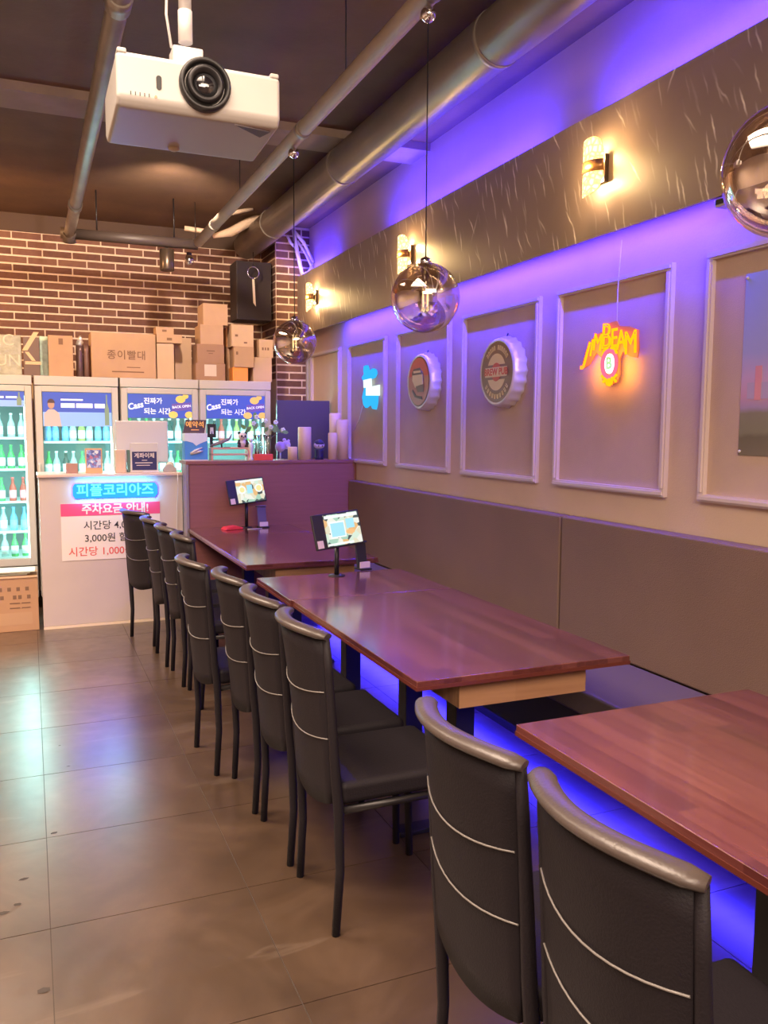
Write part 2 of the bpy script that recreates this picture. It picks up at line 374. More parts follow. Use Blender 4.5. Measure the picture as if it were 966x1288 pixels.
# ------------------------------------------------------------------ setting
WX = 2.48; BY = 8.2; CZ = 3.35
fl = struct(box('floor', -3, 2.6, -2.5, 8.4, -.12, -.003, mat('grout', (.055, .042, .035), .8)))
tm = MB().box(0.0015, .5985, .0015, .6035, -.0028, 0).mesh('tile', FLOOR)
ix = 0
for i in range(9):
    for j in range(18):
        x0 = -2.99+.6*i; y0 = 2.575+.605*(j-8)
        x1 = min(x0+.6, WX); y1 = min(y0+.605, BY)
        if x1-x0 < .05 or y1-y0 < .05: continue
        if x1-x0 > .599 and y1-y0 > .6: me = tm
        else: me = MB().box(.0015, x1-x0-.0015, .0015, y1-y0-.0015, -.0028, 0).mesh('tile', FLOOR)
        t = bpy.data.objects.new('tile', me); COL.objects.link(t); t.parent = fl; t.location = (x0, y0, 0)
dm = MB()
for px, py, r in ((68, 1048, .012), (30, 1106, .012), (22, 1138, .012), (3, 1149, .014), (55, 1246, .018), (75, 938, .006), (86, 964, .006)):
    c = at(px, py, Z=0); a0 = random.uniform(0, 3)
    dm.add([(c.x+r*math.cos(a0+k*PI/3)*(1.0 if k % 3 else 1.6), c.y+r*.7*math.sin(a0+k*PI/3), .0012) for k in range(6)], [tuple(range(6))])
df = dm.build('floor_flecks', mat('dirt', (.03, .022, .018), .8)); tag(df, 'few small dark flecks of dirt on the floor tiles at the left', 'dirt'); df['kind'] = 'stuff'
ce = struct(box('ceiling', -3, 2.6, -2.5, 8.4, CZ, CZ+.1, CEIL))
box('ceiling_beam', -3, WX, 5.12, 5.42, CZ-.05, CZ, CONC, ce, label='pale concrete strip across the dark ceiling')
wr = struct(box('wall_right', WX, WX+.12, -2.5, 8.4, 0, CZ, WALL))
struct(box('wall_left', -3.1, -3, -2.5, 8.4, 0, CZ, mat('left_wall', (.55, .42, .33), .8)))
struct(box('wall_front', -3, 2.6, -2.6, -2.5, 0, CZ, mat('front_wall', (.5, .38, .3), .8)))
wb = struct(box('wall_back', -3, 2.6, BY, BY+.12, 0, CZ, MORTAR))
# bricks proud of the mortar
BW, BH = .2475, .0695
def bricks(parent, x0, x1, z0, z1, y, axis='x', sgn=-1, off=0., xref=0.):
    cache = {}
    nz = int((CZ-.0-z0)/BH)+1
    k0 = math.floor((z0-.0)/BH)
    for k in range(k0, int(CZ/BH)+1):
        za = k*BH+.008; zb = (k+1)*BH-.008
        if za < z0-.001: continue
        if za > z1: break
        zb = min(zb, z1-.001)
        if zb-za < .01: continue
        sh = .5*(k % 2)
        i = math.floor((x0-xref)/BW-sh)-1
        while True:
            xa = xref+(i+sh)*BW+.006; xb = xa+BW-.012; i += 1
            if xa > x1: break
            xa = max(xa, x0+.004); xb = min(xb, x1-.001)
            if xb-xa < .02: continue
            key = (round(xb-xa, 3), round(zb-za, 3))
            if key not in cache:
                b = MB()
                if axis == 'x': b.box(0, xb-xa, -.006, 0, 0, zb-za)
                else: b.box(-.006, 0, 0, xb-xa, 0, zb-za)
                cache[key] = b.mesh('brick', BRICK)
            o = bpy.data.objects.new('brick', cache[key]); COL.objects.link(o); o.parent = parent
            o.location = (xa, y, za) if axis == 'x' else (y, xa, za)
bricks(wb, -.52, 2.14, 1.86, CZ-.16, BY, xref=.041)
far = MB()   # the rest of the brick course, left of the picture
for k in range(2, int((CZ-.16)/BH)):
    for i in range(12):
        xb = .041+(-2-i+.5*(k % 2))*BW; xa = max(xb-BW+.016, -2.98)
        if xb > -.53 or xb-xa < .05: continue
        far.box(xa, xb, BY-.006, BY, k*BH+.008, (k+1)*BH-.008)
far.build('brickwork', BRICK, wb)['kind'] = 'stuff'
struct(box('trim_1', -3, 2.14, BY-.012, BY, CZ-.155, CZ, mat('painted_over_bricks', (.08, .05, .038), .8))) 
# brick pillar in the corner
pil = struct(box('wall_pillar', 2.155, WX, 7.70, BY, 0, CZ, MORTAR))
bricks(pil, 2.155, WX, 1.2, CZ, 7.70, xref=2.03)
bricks(pil, 7.70, BY, 1.9, CZ, 2.155, axis='y', xref=7.7)

# wall panels: fabric field + four mouldings each
PZ0, PZ1 = 1.215, 2.185
for (ya, yb) in ((6.81, 7.6), (5.81, 6.60), (4.775, 5.60), (3.765, 4.605), (2.79, 3.605), (1.775, 2.595), (.78, 1.6), (-.22, .6)):
    f = box('wall_panel', WX-.003, WX, ya+.02, yb-.02, PZ0+.02, PZ1-.02, PANEL, wr)
    for (a0, a1, b0, b1) in ((ya, yb, PZ1-.03, PZ1), (ya, yb, PZ0, PZ0+.03), (ya, ya+.03, PZ0+.03, PZ1-.03), (yb-.03, yb, PZ0+.03, PZ1-.03)):
        MB().box(WX-.022, WX, a0, a1, b0, b1).box(WX-.03, WX-.022, a0+.006 if a1-a0 > .1 else a0+.008, a1-.006 if a1-a0 > .1 else a1-.008, b0+.008, b1-.008).build('moulding', MOULD, f)
# marble bulkhead: a face panel standing off the wall, open below where the strip hides
bk = struct(MB().box(2.36, 2.375, -2.5, 7.69, 2.352, 2.895).box(2.375, WX, -2.5, 7.69, 2.40, 2.42).box(2.375, WX, -2.5, 7.69, 2.86, 2.88).build('trim_2', MARBLE))
LEDM = emat('led_purple', (.25, .1, 1), 3)
for nm, x, z, a, b, lb in (('led_strip', 2.425, 2.392, 2.5, 6.66, 'purple LED strip hidden under the marble band'),
                           ('led_strip', 2.40, 2.884, 1.2, 3.25, 'purple LED strip on the marble band, nearest length'),
                           ('led_strip', 2.40, 2.884, 3.75, 5.7, 'purple LED strip on the marble band, middle length'),
                           ('led_strip', 2.40, 2.884, 6.9, 7.6, 'short purple LED strip on the marble band by the brick pillar')):
    tag(box(nm, x-.006, x+.006, a, b, z-.004, z+.004, LEDM), lb, 'led strip', 'purple led strips')

# ------------------------------------------------------------------ partition, counter
YP = 6.45
pt = thing('partition', 'chest-high dark reddish wood partition at the end of the tables', 'partition', (1.09, YP, 0))
box('panel', 0.02, WX-1.09-.002, 0, .30, 0, 1.215, PARTW, pt, .003)
box('top_cap', 0.0, WX-1.09-.002, -.006, .306, 1.215, 1.24, PARTW, pt, .003)
box('end_trim', -.002, .02, -.008, .13, 0, 1.215, mat('grey_trim', (.28, .24, .27), .35), pt, .003, label='grey edge strip')
ct = thing('counter', 'pale laminate service counter with a neon sign and parking notice', 'counter', (.055, 6.585, 0))
box('body', 0, 1.03, 0, .36, .02, 1.125, COUNTER, ct, .004)
box('top', -.012, 1.03, -.018, .40, 1.125, 1.150, CTOP, ct, .006)
box('kick_strip', .0, 1.03, -.004, .0, 0, .02, mat('kick_pale', (.85, .68, .5), .5), ct)
sg = thing('parking_notice', 'white and pink parking fee notice stuck on the counter front', 'sign', (.197, 6.584, .505))
SW, SH = .713, .425
box('sheet', 0, SW, -.002, -.0005, 0, SH, PAPER, sg)
box('banner', 0, SW, -.003, -.002, SH-.092, SH, PINK, sg)
text('주차요금 안내!', .080, PAPER, sg, (.145, -.0035, SH-.048), align='LEFT', bold=.0022, extrude=.0004)
text('시간당 4,000원', .072, INK, sg, (.155, -.0025, .255), align='LEFT', extrude=.0004, bold=.0006)
text('3,000원 할인', .072, INK, sg, (.160, -.0025, .160), align='LEFT', extrude=.0004, bold=.0006)
text('시간당 1,000원', .076, REDT, sg, (.045, -.0025, .060), align='LEFT', extrude=.0004, bold=.0006)
# blue neon lettering
ns = thing('neon_sign', 'glowing sky-blue neon lettering hung on the counter front', 'neon sign', (.32, 6.575, 1.022))
NB = emat('neon_blue', (.05, .55, 1.0), 3.2); NBc = emat('neon_core', (.10, .85, 1.0), 2.6)
MB().prism([(-.02, -.055), (.555, -.055), (.575, -.03), (.575, .03), (.555, .055), (-.02, .055), (-.035, .03), (-.035, -.03)], .002, .008).build('backing', emat('neon_halo_backing', (.0018, .018, 1.0), 26), ns)  # backing glows blue in place of the lettering's halo on the counter
text('피플코리아즈', .098, NBc, ns, (.268, -.002, 0), name='lettering', extrude=.004, sx=1.03, bold=.0012)
MB().tube([(.10, .004, .055), (.125, .004, .10)], .0012, 6).build('cord', WHITE, ns); MB().tube([(.50, .004, .055), (.49, .004, .10)], .0012, 6).build('cord', WHITE, ns)
area('neon_sign_light', (.59, 6.545, 1.022), (.54, .07), 5.0, (.1, .6, 1.0), target=(.59, 7, 1.022))
tag(MB().tube([(1.045, 6.560, 1.145), (1.048, 6.560, 1.05), (1.04, 6.572, .9), (1.035, 6.575, .72), (1.03, 6.578, .5)], .003, 6).build('cable', WHITE), 'thin white cable hanging down the right end of the counter front', 'cable')

# ------------------------------------------------------------------ fridges
FRY = 7.35; FZ = 1.905
LEDW = emat('fridge_led', (.55, 1, .95), 6.0)
def fridge_poster(par, kind, x0, x1, z0, z1):
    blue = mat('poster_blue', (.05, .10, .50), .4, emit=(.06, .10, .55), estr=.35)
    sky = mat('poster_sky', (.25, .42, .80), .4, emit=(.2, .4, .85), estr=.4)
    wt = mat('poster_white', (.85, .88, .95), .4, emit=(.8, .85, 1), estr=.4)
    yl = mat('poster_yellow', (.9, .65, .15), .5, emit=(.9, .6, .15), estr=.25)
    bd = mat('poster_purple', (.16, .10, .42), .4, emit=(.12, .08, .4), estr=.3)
    W = x1-x0; H = z1-z0
    p = box('poster', x0, x1, -.003, -.001, z0, z1, blue, par)
    if kind == 'cass':
        text('Cass', H*.36, wt, p, (x0+W*.115, -.0035, z0+H*.50), sx=.92, bold=.002, extrude=.0003, rot=(PI/2, -.22, 0), shear=.1, name='print')
        text('진짜가', H*.28, wt, p, (x0+W*.24, -.0035, z0+H*.70), align='LEFT', bold=.0012, extrude=.0003, name='print')
        text('되는 시간', H*.28, wt, p, (x0+W*.24, -.0035, z0+H*.27), align='LEFT', bold=.0012, extrude=.0003, name='print')
        b = MB()
        for cx, cz, r in ((.82, .80, .16), (.90, .93, .10), (.70, .14, .15), (.96, .14, .15)):
            n = 14; pts = [(min(x1, max(x0, x0+W*cx+H*r*1.3*math.cos(2*PI*k/n))), min(z1, max(z0, z0+H*cz+H*r*math.sin(2*PI*k/n)))) for k in range(n)]
            b.prism(pts, -.0042, -.003)
        b.build('cup_print', yl, p)['kind'] = 'stuff'
        MB().prism([(x0+W*.68, z0+H*.28), (x0+W*.99, z0+H*.36), (x0+W*.99, z0+H*.68), (x0+W*.68, z0+H*.60)], -.0036, -.003).build('ribbon_print', bd, p)
        text('BACK OPEN', H*.145, wt, p, (x0+W*.835, -.0045, z0+H*.49), extrude=.0003, rot=(PI/2, -.10, 0), name='print', bold=.0008)
    else:
        MB().box(x0, x1, -.0036, -.003, z0, z0+H*.42).build('sky_print', sky, p)
        skin = mat('print_skin', (.55, .36, .30), .6); sh = mat('print_shirt', (.62, .55, .60), .6); hr = mat('print_hair', (.10, .07, .09), .6)
        cx = x0+W*.12
        MB().prism([(cx-.055, z0), (cx+.075, z0), (cx+.06, z0+H*.38), (cx+.02, z0+H*.50), (cx-.02, z0+H*.50), (cx-.055, z0+H*.36)], -.0045, -.0036).build('print', sh, p)
        MB().prism([(cx+.026*math.cos(a*PI/6), z0+H*.64+.036*math.sin(a*PI/6)) for a in range(12)], -.005, -.0045).build('print', skin, p)
        MB().prism([(cx+.029*math.cos(a*PI/6), z0+H*.64+.012+.034*math.sin(a*PI/6)) for a in range(7)], -.0055, -.005).build('print', hr, p)
        b = MB()
        for k, (a0, a1) in enumerate(((.26, .46), (.48, .72), (.75, .90))): b.box(x0+W*a0, x0+W*a1, -.0042, -.0036, z0+H*.55, z0+H*.68)
        b.box(x0+W*.26, x0+W*.58, -.0042, -.0036, z0+H*.76, z0+H*.81); b.build('print', wt, p)
        MB().prism([(x1-.055, z0+.01), (x1-.02, z0+.01), (x1-.02, z0+H*.5), (x1-.032, z0+H*.7), (x1-.032, z0+H*.95), (x1-.043, z0+H*.95), (x1-.043, z0+H*.7), (x1-.055, z0+H*.5)], -.0045, -.0036).build('bottle_print', mat('print_green', (.25, .38, .30), .5), p)
def fridge(x0, x1, label, shelves, kind, poster_z, led_side):
    t = thing('display_fridge', label, 'fridge', (x0, FRY, 0), 0, 'glass-door drink fridges')
    W = x1-x0
    b = MB()
    b.box(0, .035, .04, .62, .1, FZ).box(W-.035, W, .04, .62, .1, FZ).box(.035, W-.035, .58, .62, .1, FZ-.05)
    b.box(0, W, .04, .62, FZ-.05, FZ).box(.035, W-.035, .04, .58, .1, .40)
    b.build('cabinet', WHITEM, t, bevel=.003)
    MB().box(.036, W-.036, .57, .578, .40, FZ-.051).build('inner_back', mat('fridge_inner', (.22, .42, .42), .4), t)
    box('top_fascia', 0, W, .0, .04, FZ-.075, FZ, WHITEM, t, .004)
    d = MB()
    fw = .055
    d.box(.004, fw, 0, .038, .37, FZ-.082).box(W-fw, W-.004, 0, .038, .37, FZ-.082).box(fw, W-fw, 0, .038, .37, .43).box(fw, W-fw, 0, .038, FZ-.082-.045, FZ-.082)
    dd = d.build('door', WHITEM, t, bevel=.003)
    box('pane', fw, W-fw, .012, .018, .43, FZ-.127, GLASS, dd)
    box('handle', .012 if led_side > 0 else W-.03, .03 if led_side > 0 else W-.012, -.02, 0, .95, 1.20, WHITE, dd, .004)
    box('lower_grille', .004, W-.004, .006, .038, .1, .36, mat('grille_beige', (.6, .54, .5), .5), t, .003)
    pz0, pz1 = poster_z
    fridge_poster(t, kind, fw+.004, W-fw-.004, pz0, pz1)
    for z in shelves:
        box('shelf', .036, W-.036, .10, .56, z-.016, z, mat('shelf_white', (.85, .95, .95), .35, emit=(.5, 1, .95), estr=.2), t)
    xs = W-fw-.012 if led_side > 0 else fw+.004
    box('light_tube', xs, xs+.012, .055, .067, .45, FZ-.16, LEDW, t)
    area('fridge_light', (x0+W/2, FRY+.07, 1.1), (.5, 1.2), 5.0, CYAN, target=(x0+W/2, FRY+1, 1.1))
    area('fridge_glow', (x0+xs, FRY+.05, 1.05), (.05, 1.3), 9.0, (.45, 1.0, .95), target=(x0+xs-.1, FRY-3, .6))
    for lx in (.05, W-.05):
        for ly in (.1, .55): pass
    MB().box(.03, .07, .08, .12, 0, .1).box(W-.07, W-.03, .08, .12, 0, .1).box(.03, .07, .52, .56, 0, .1).box(W-.07, W-.03, .52, .56, 0, .1).build('feet', BLACK, t)
    return t
SH1 = (1.41, 1.155, .89, .645, .43); SH2 = (1.377, 1.10, .86, .63, .43)
FR = [(-.62, .035, 'leftmost display fridge with brightly lit rows of green and blue bottles', SH1, 'man', (1.655, 1.775), 1),
      (.052, .700, 'display fridge behind the counter with a poster of a man and a bottle', SH2, 'man', (1.50, 1.775), 1),
      (.715, 1.362, 'display fridge with a blue slogan banner, third from the left', SH2, 'cass', (1.575, 1.775), 1),
      (1.370, 2.005, 'rightmost display fridge with a blue slogan banner', SH2, 'cass', (1.575, 1.775), 1)]
for a in FR: fridge(*a)

def bottle_proto(kind, body, cap, lab, bm, h=.194, r=.028):
    t = thing('bottle', 'x', 'bottle')
    p = [(0, 0), (r*.92, 0), (r, .006), (r, h*.52), (r*.8, h*.62), (r*.42, h*.74), (r*.38, h*.93), (r*.44, h*.935), (r*.44, h*.95)]
    MB().lathe(p, 10).build('body', bm, t)
    MB().lathe([(r+.0008, h*.12), (r+.0008, h*.46)], 10).build('paper_label', lab, t)
    MB().lathe([(r*.46, h*.935), (r*.48, h), (0, h)], 10).build('cap', cap, t)
    return t
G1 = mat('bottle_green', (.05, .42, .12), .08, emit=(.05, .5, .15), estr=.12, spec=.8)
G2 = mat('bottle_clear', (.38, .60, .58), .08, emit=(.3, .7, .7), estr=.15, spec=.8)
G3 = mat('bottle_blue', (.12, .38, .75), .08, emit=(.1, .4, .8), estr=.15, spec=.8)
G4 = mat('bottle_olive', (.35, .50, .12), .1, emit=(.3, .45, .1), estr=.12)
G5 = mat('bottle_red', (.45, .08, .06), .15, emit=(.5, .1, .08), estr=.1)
G6 = mat('bottle_dark', (.04, .08, .07), .1)
LW = mat('label_white', (.85, .95, .95), .5); LG = mat('label_green', (.30, .75, .40), .5); LB = mat('label_blue', (.25, .55, .85), .5); LP = mat('label_pink', (.85, .35, .42), .5)
CW = mat('cap_white', (.85, .9, .9), .4); CG = mat('cap_green', (.1, .4, .15), .4); CR = mat('cap_red', (.7, .12, .12), .4); CB = mat('cap_blue', (.15, .35, .75), .4)
protos = {}
DESC = {'green': 'white-labelled green bottle', 'clear': 'white-labelled clear bottle', 'blue': 'blue bottle',
        'olive': 'olive-green bottle', 'red': 'red-capped reddish bottle', 'dark': 'dark green bottle'}
for k, a in dict(green=(G1, CG, LW), clear=(G2, CW, LW), blue=(G3, CB, LB), olive=(G4, CW, LW), red=(G5, CR, LP), dark=(G6, CW, LW)).items():
    protos[k] = bottle_proto(k, None, a[1], a[2], a[0])
    protos[k]['used'] = 0
ORD = ['leftmost', 'second from left', 'third from left', 'fourth from left', 'fifth from left', 'sixth from left', 'seventh from left', 'eighth from left']
def put_bottle(kind, x, y, z, label, group):
    p = protos[kind]
    if not p['used']: o = p; p['used'] = 1
    else: o = copy_tree(p)
    if 'used' in o.keys() and o is not p: del o['used']
    o.location = (x, y, z); o.rotation_euler = (0, 0, random.uniform(0, 6)); tag(o, label, 'bottle', group)
FN = ['leftmost', 'second', 'third', 'rightmost']
RN = ['top shelf', 'second shelf', 'third shelf', 'fourth shelf', 'bottom shelf']
rows = {0: [('clear', )*7, ('green', )*7, ('green', 'dark', 'green', 'red', 'green', 'red', 'red'), ('blue', 'blue', 'clear', 'blue', 'clear', 'blue', 'blue'), ('green', 'clear', 'olive', 'clear', 'clear', 'green', 'green')],
        1: [('blue', 'blue', 'blue', 'clear', 'olive', 'clear', 'blue', 'blue'), ('green', 'clear', 'dark', 'clear', 'green', 'green', 'dark', 'clear')],
        2: [('green', 'clear', 'green', 'clear', 'dark', 'dark', 'clear', 'clear'), ('clear', 'green', 'green', 'clear', 'dark', 'clear', 'green', 'dark')],
        3: [('clear', 'dark', 'red', 'clear', 'olive', 'clear', 'olive', 'clear')]}
SHN = {0: 'top row'}
for fi, rws in rows.items():
    x0, x1 = FR[fi][0], FR[fi][1]; shs = FR[fi][3]
    for ri, row in enumerate(rws):
        n = len(row)
        for i, k in enumerate(row):
            if fi == 0 and i < 3: continue
            x = x0+.09+(x1-x0-.18)*i/(n-1)
            put_bottle(k, x+random.uniform(-.006, .006), FRY+.14+random.uniform(-.006, .01), shs[ri]+.0005,
                       '%s on the %s of the %s fridge, %s' % (DESC[k], RN[ri], FN[fi], ORD[i if fi else i-3]), 'bottles on the %s of the %s fridge' % (RN[ri], FN[fi]))
for k in list(protos):
    if 'used' in protos[k].keys(): del protos[k]['used']
# pink pack lying over the blue bottles in the second fridge
pk = MB(); pk.ball((0, 0, 0), (.15, .03, .028), 16, 8).ball((-.10, 0, .012), (.06, .028, .02), 12, 6).ball((.09, 0, -.008), (.07, .03, .022), 12, 6)
tag(pk.build('snack_pouch', mat('pink_foil', (.90, .30, .48), .3), None, (.36, FRY+.145, 1.377+.254)), 'pink pouch lying across the bottle tops in the second fridge', 'pouch')

# ------------------------------------------------------------------ boxes on the fridges
TOP = FZ+.001
def carton(name, label, px0, py0, px1, py1, mt, Yf=7.42, depth=.26, base=None, group='cartons on the fridges', tape=None, cat='box', rz=0., mark=None):
    a = at(px0, (py0+py1)/2, Y=Yf); b = at(px1, (py0+py1)/2, Y=Yf); zt = at((px0+px1)/2, py0, Y=Yf).z; zb = at((px0+px1)/2, py1, Y=Yf).z
    if base is not None: zb = base
    W = b.x-a.x; cx = (a.x+b.x)/2
    t = thing(name, label, cat, (cx, Yf+depth/2, zb), rz, group)
    box('body', -W/2, W/2, -depth/2, depth/2, 0, zt-zb, mt, t, .003)
    if tape: box('tape', -.02, .02, -depth/2-.0006, depth/2, zt-zb-.05, zt-zb+.0006, mat('packing_tape', (.62, .46, .30), .25), t)
    if mark:
        mk = MB()
        for (u0, u1, v0, v1) in mark: mk.box(-W/2+W*u0, -W/2+W*u1, -depth/2-.001, -depth/2, (zt-zb)*v0, (zt-zb)*v1)
        mk.build('print', INKBR, t)['kind'] = 'stuff'
    return t, zt
MK = [(.35, .65, .62, .68), (.42, .58, .50, .54)]
bagm = mat('clear_plastic_bag', (.36, .36, .28), .25, var=.25, vscale=14, bump=.4, bscale=25)
t, z = carton('plastic_wrapped_pack', 'clear plastic-wrapped pack with pale lettering at the far left on the fridge', -22, 421, 27, 473, bagm, 7.44, .2, TOP, None, cat='pack')
lm = mat('pale_lettering', (.60, .57, .47), .5)
text('INC', .13, lm, t, (-.02, -.1012, .275), extrude=.0006); text('OUN', .13, lm, t, (-.01, -.1012, .115), extrude=.0006)
t, z = carton('gift_bag', 'dark brown gift bag with a gold diagonal band on the leftmost fridge', 29.5, 424, 50, 474, mat('dark_brown_bag', (.17, .11, .09), .4), 7.43, .12, TOP, None, cat='bag')
gold = mat('gold_print', (.70, .50, .28), .35)
MB().prism([(-.07, .20), (-.03, .20), (.06, .35), (.02, .35)], -.0612, -.06).prism([(-.05, .09), (.07, .09), (.07, .115), (-.05, .115)], -.0612, -.06).prism([(-.05, .19), (-.02, .19), (.03, .12), (0, .12)], -.0612, -.06).build('band', gold, t)
carton('plastic_pack', 'mint-green translucent plastic pack beside the dark gift bag', 50, 423, 61, 474, mat('mint_plastic', (.45, .66, .52), .25, var=.25, vscale=20, bump=.4, bscale=20), 7.50, .14, TOP, None, cat='pack')
carton('carton', 'tall plain brown carton with a small round mark, beside the mint pack', 61, 422, 92, 475, CARD, 7.42, .22, TOP, mark=[(.42, .60, .78, .93)])
for k, (a, b, lb) in enumerate(((96, 105, 'dark foil roll standing upright with crumpled silver paper on top'), (105, 114, 'dark foil roll standing right beside the big straw carton'))):
    p0 = at(a, 455, Y=7.45); p1 = at(b, 455, Y=7.45); r = (p1.x-p0.x)/2
    h = at(a, 434, Y=7.45).z-TOP
    o = MB().lathe([(r*.9, 0), (r, .01), (r, h*.5), (r*.93, h*.8), (r, h)], 14).build('foil_roll', mat('dark_foil', (.20, .12, .11), .3, .4), None, ((p0.x+p1.x)/2, 7.5, TOP)); tag(o, lb, 'roll', 'foil rolls')
    if k == 0:
        c = MB(); random.seed(3)
        c.ball((0, 0, 0), (.032, .025, .03), 9, 6).ball((.012, 0, .03), (.018, .015, .03), 7, 5)
        c.v = [(x+random.uniform(-.006, .006), y+random.uniform(-.006, .006), zz+random.uniform(-.006, .006)) for x, y, zz in c.v]
        tag(c.build('crumpled_foil', mat('silver_foil', (.85, .85, .82), .25, .6), None, ((p0.x+p1.x)/2, 7.5, TOP+h+.02)), 'crumpled silver paper on top of the dark foil roll', 'foil')
t, z = carton('large_carton', 'large wide brown carton printed for paper straws on the fridge', 115, 419, 196, 476, CARD, 7.42, .30, TOP+.003)
text('종이빨대', .083, INKBR, t, (.02, -.1515, .185), extrude=.0006, bold=.0008, spacing=1.1)
MB().box(.02, .13, -.1506, -.15, .085, .092).box(-.1, .16, -.1506, -.15, .045, .055).build('print', INKBR, t)
carton('carton', 'tall pale carton right of the straw carton, left of the pair', 197.5, 432, 219, 476, CARD2, 7.42, .24, TOP)
t1, z1 = carton('carton', 'tall pale carton of the pair, the right one', 220, 425, 241, 476.5, CARD2, 7.63, .2, TOP)
t2, z2 = carton('carton', 'flat brown carton lying on the tall pale pair', 197, 420.5, 229, 431.5, CARD, 7.41, .2, None, mark=[(.4, .6, .3, .6)])
z2b = t2.location.z
carton('carton', 'smallest brown carton at the very top over the pale pair', 196, 411.5, 218.5, 420, CARD, 7.43, .15, z2, mark=[(.35, .6, .35, .65)])
stackA = [('bottom brown carton with a pale label in the tallest stack', 246.5, 457, 283.5, 477, CARD3), ('second carton up in the tallest stack', 248, 433, 282, 457, CARD3),
          ('third carton up in the tallest stack', 252, 408.5, 281, 433, CARD), ('topmost orange-brown carton of the tallest stack', 255.5, 382, 286.5, 408.5, CARD)]
base = TOP+.002
for i, (lb, a, b, c, d, mt) in enumerate(stackA):
    t, base2 = carton('carton', lb, a, b, c, d, mt, 7.42+.01*i, .26, base, mark=MK if i in (1,) else None)
    if i == 0: box('label_sticker', -.055, .05, -.1310, -.13, .035, .135, mat('sticker', (.68, .56, .48), .6), t)
    base = base2
t, b1 = carton('carton', 'tall brown carton at the back of the middle stack, under the orange-sided one', 283.5+1, 436, 296, 477.5, CARD, 7.60, .2, TOP)
carton('carton', 'orange-sided carton on the tall one at the back of the middle stack', 284, 412, 293, 436, mat('card_orange', (.72, .36, .14), .8), 7.60, .2, b1)
t, b0 = carton('carton', 'small bright orange carton at the foot of the middle stack', 293, 462, 312, 477.5, ORANGE, 7.42, .16, TOP)
t, b1 = carton('carton', 'greyish brown carton resting on the bright orange one', 294.5, 436, 319.5, 462, CARD, 7.41, .18, b0, mark=[(.1, .2, .6, .75)])
carton('carton', 'yellowish carton on top of the middle stack', 291.5, 408.5, 319, 436, CARD2, 7.42, .18, b1, mark=[(.15, .28, .45, .55), (.55, .7, .15, .22)])
t, b0 = carton('carton', 'lower carton of the right-hand pair above the rightmost fridge', 318.5, 449.5, 342, 478, CARD2, 7.43, .26, TOP)
carton('carton', 'upper carton with small print at the right end of the fridges', 326, 427, 343.5, 449.5, CARD2, 7.43, .24, b0, mark=[(.2, .32, .4, .55), (.4, .5, .4, .55), (.58, .7, .4, .55)])

# carton with papers on the floor by the counter
t = thing('open_carton', 'open brown carton of papers on the floor left of the counter', 'box', (-.20, 6.78, 0))
box('body', -.23, .225, -.18, .18, 0, .395, mat('carton_floor', (.50, .28, .15), .8, var=.06, vscale=4), t, .003)
MB().box(-.05, .18, -.1806, -.18, .05, .14).build('panel_print', mat('carton_print_pale', (.54, .32, .18), .8), t)
mk = MB()
for zz, row in ((.315, (-.03, .03, .09, .15)), (.255, (-.02, .065, .10, .16))):
    for x in row: mk.box(x-.012, x+.012, -.1812, -.18, zz-.014, zz+.014)
for zz in (.21, .175): mk.box(.03, .10, -.1812, -.18, zz-.004, zz+.004).box(.11, .17, -.1812, -.18, zz-.004, zz+.004)
mk.build('print', INKBR, t)['kind'] = 'stuff'
MB().box(-.23, .22, -.185, -.10, .395, .40).build('flap', CARD, t)
p = thing('paper_stack', 'loose white papers piled on the floor carton', 'papers', (-.20, 6.78, .4005))
for k, (a, dx, dy) in enumerate(((.1, 0, 0), (-.2, .03, .02), (.25, -.05, .0), (-.05, .06, -.03))):
    box('sheet', -.15+dx, .15+dx, -.10+dy, .10+dy, .003+k*.009, .010+k*.009, mat('paper_green_white', (.78, .84, .76), .6), p, 0, rotz=a*.5)

# ------------------------------------------------------------------ tables
def table(name_label, y0, y1, x0, x1, posts, apron=True, z=.73):
    t = thing('dining_table', name_label, 'table', ((x0+x1)/2, (y0+y1)/2, 0), 0, 'dark wood tables along the bench')
    hx, hy = (x1-x0)/2, (y1-y0)/2
    box('tabletop', -hx, hx, -hy, hy, z-.028, z, TABLE, t, .003)
    MB().box(-hx-.0015, hx+.0015, -hy-.0015, hy+.0015, z-.030, z-.018).build('edge_band', mat('edge_red', (.11, .026, .018), .3), t)
    ax0, ax1 = -hx+.19, hx-.12
    if apron:
        for yy in (-hy+.08, hy-.10): box('apron', ax0, ax1, yy, yy+.02, z-.135, z-.030, APRON, t, .002)
        for xx in (ax0, ax1-.02): box('apron', xx, xx+.02, -hy+.1, hy-.1, z-.135, z-.030, APRON, t, .002)
    for py in posts:
        ly = py-(y0+y1)/2
        box('pedestal', -.04, .04, ly-.04, ly+.04, .02, z-.030, BLACKM, t, .004)
        MB().box(-.26, .26, ly-.035, ly+.035, 0, .02).build('foot_plate', BLACKM, t, bevel=.004)
    return t
table('nearest dark wood table, cut off by the right edge of the picture', .30, 1.825, 1.150, 1.955, (.75, 1.32))
table('long dark wood table in the middle with a warm wood apron', 2.255, 3.56, 1.065, 1.87, (2.72, 3.17))
table('short dark wood table carrying the nearer tablet, against the long middle table', 3.565, 4.17, 1.055, 1.86, (3.87,))
table('far dark wood table whose near end faces the nearer tablet', 4.58, 5.92, 1.10, 1.90, (5.0, 5.5))
table('farthest dark wood table, against the wooden partition', 5.925, 6.44, 1.10, 1.90, (6.2,))

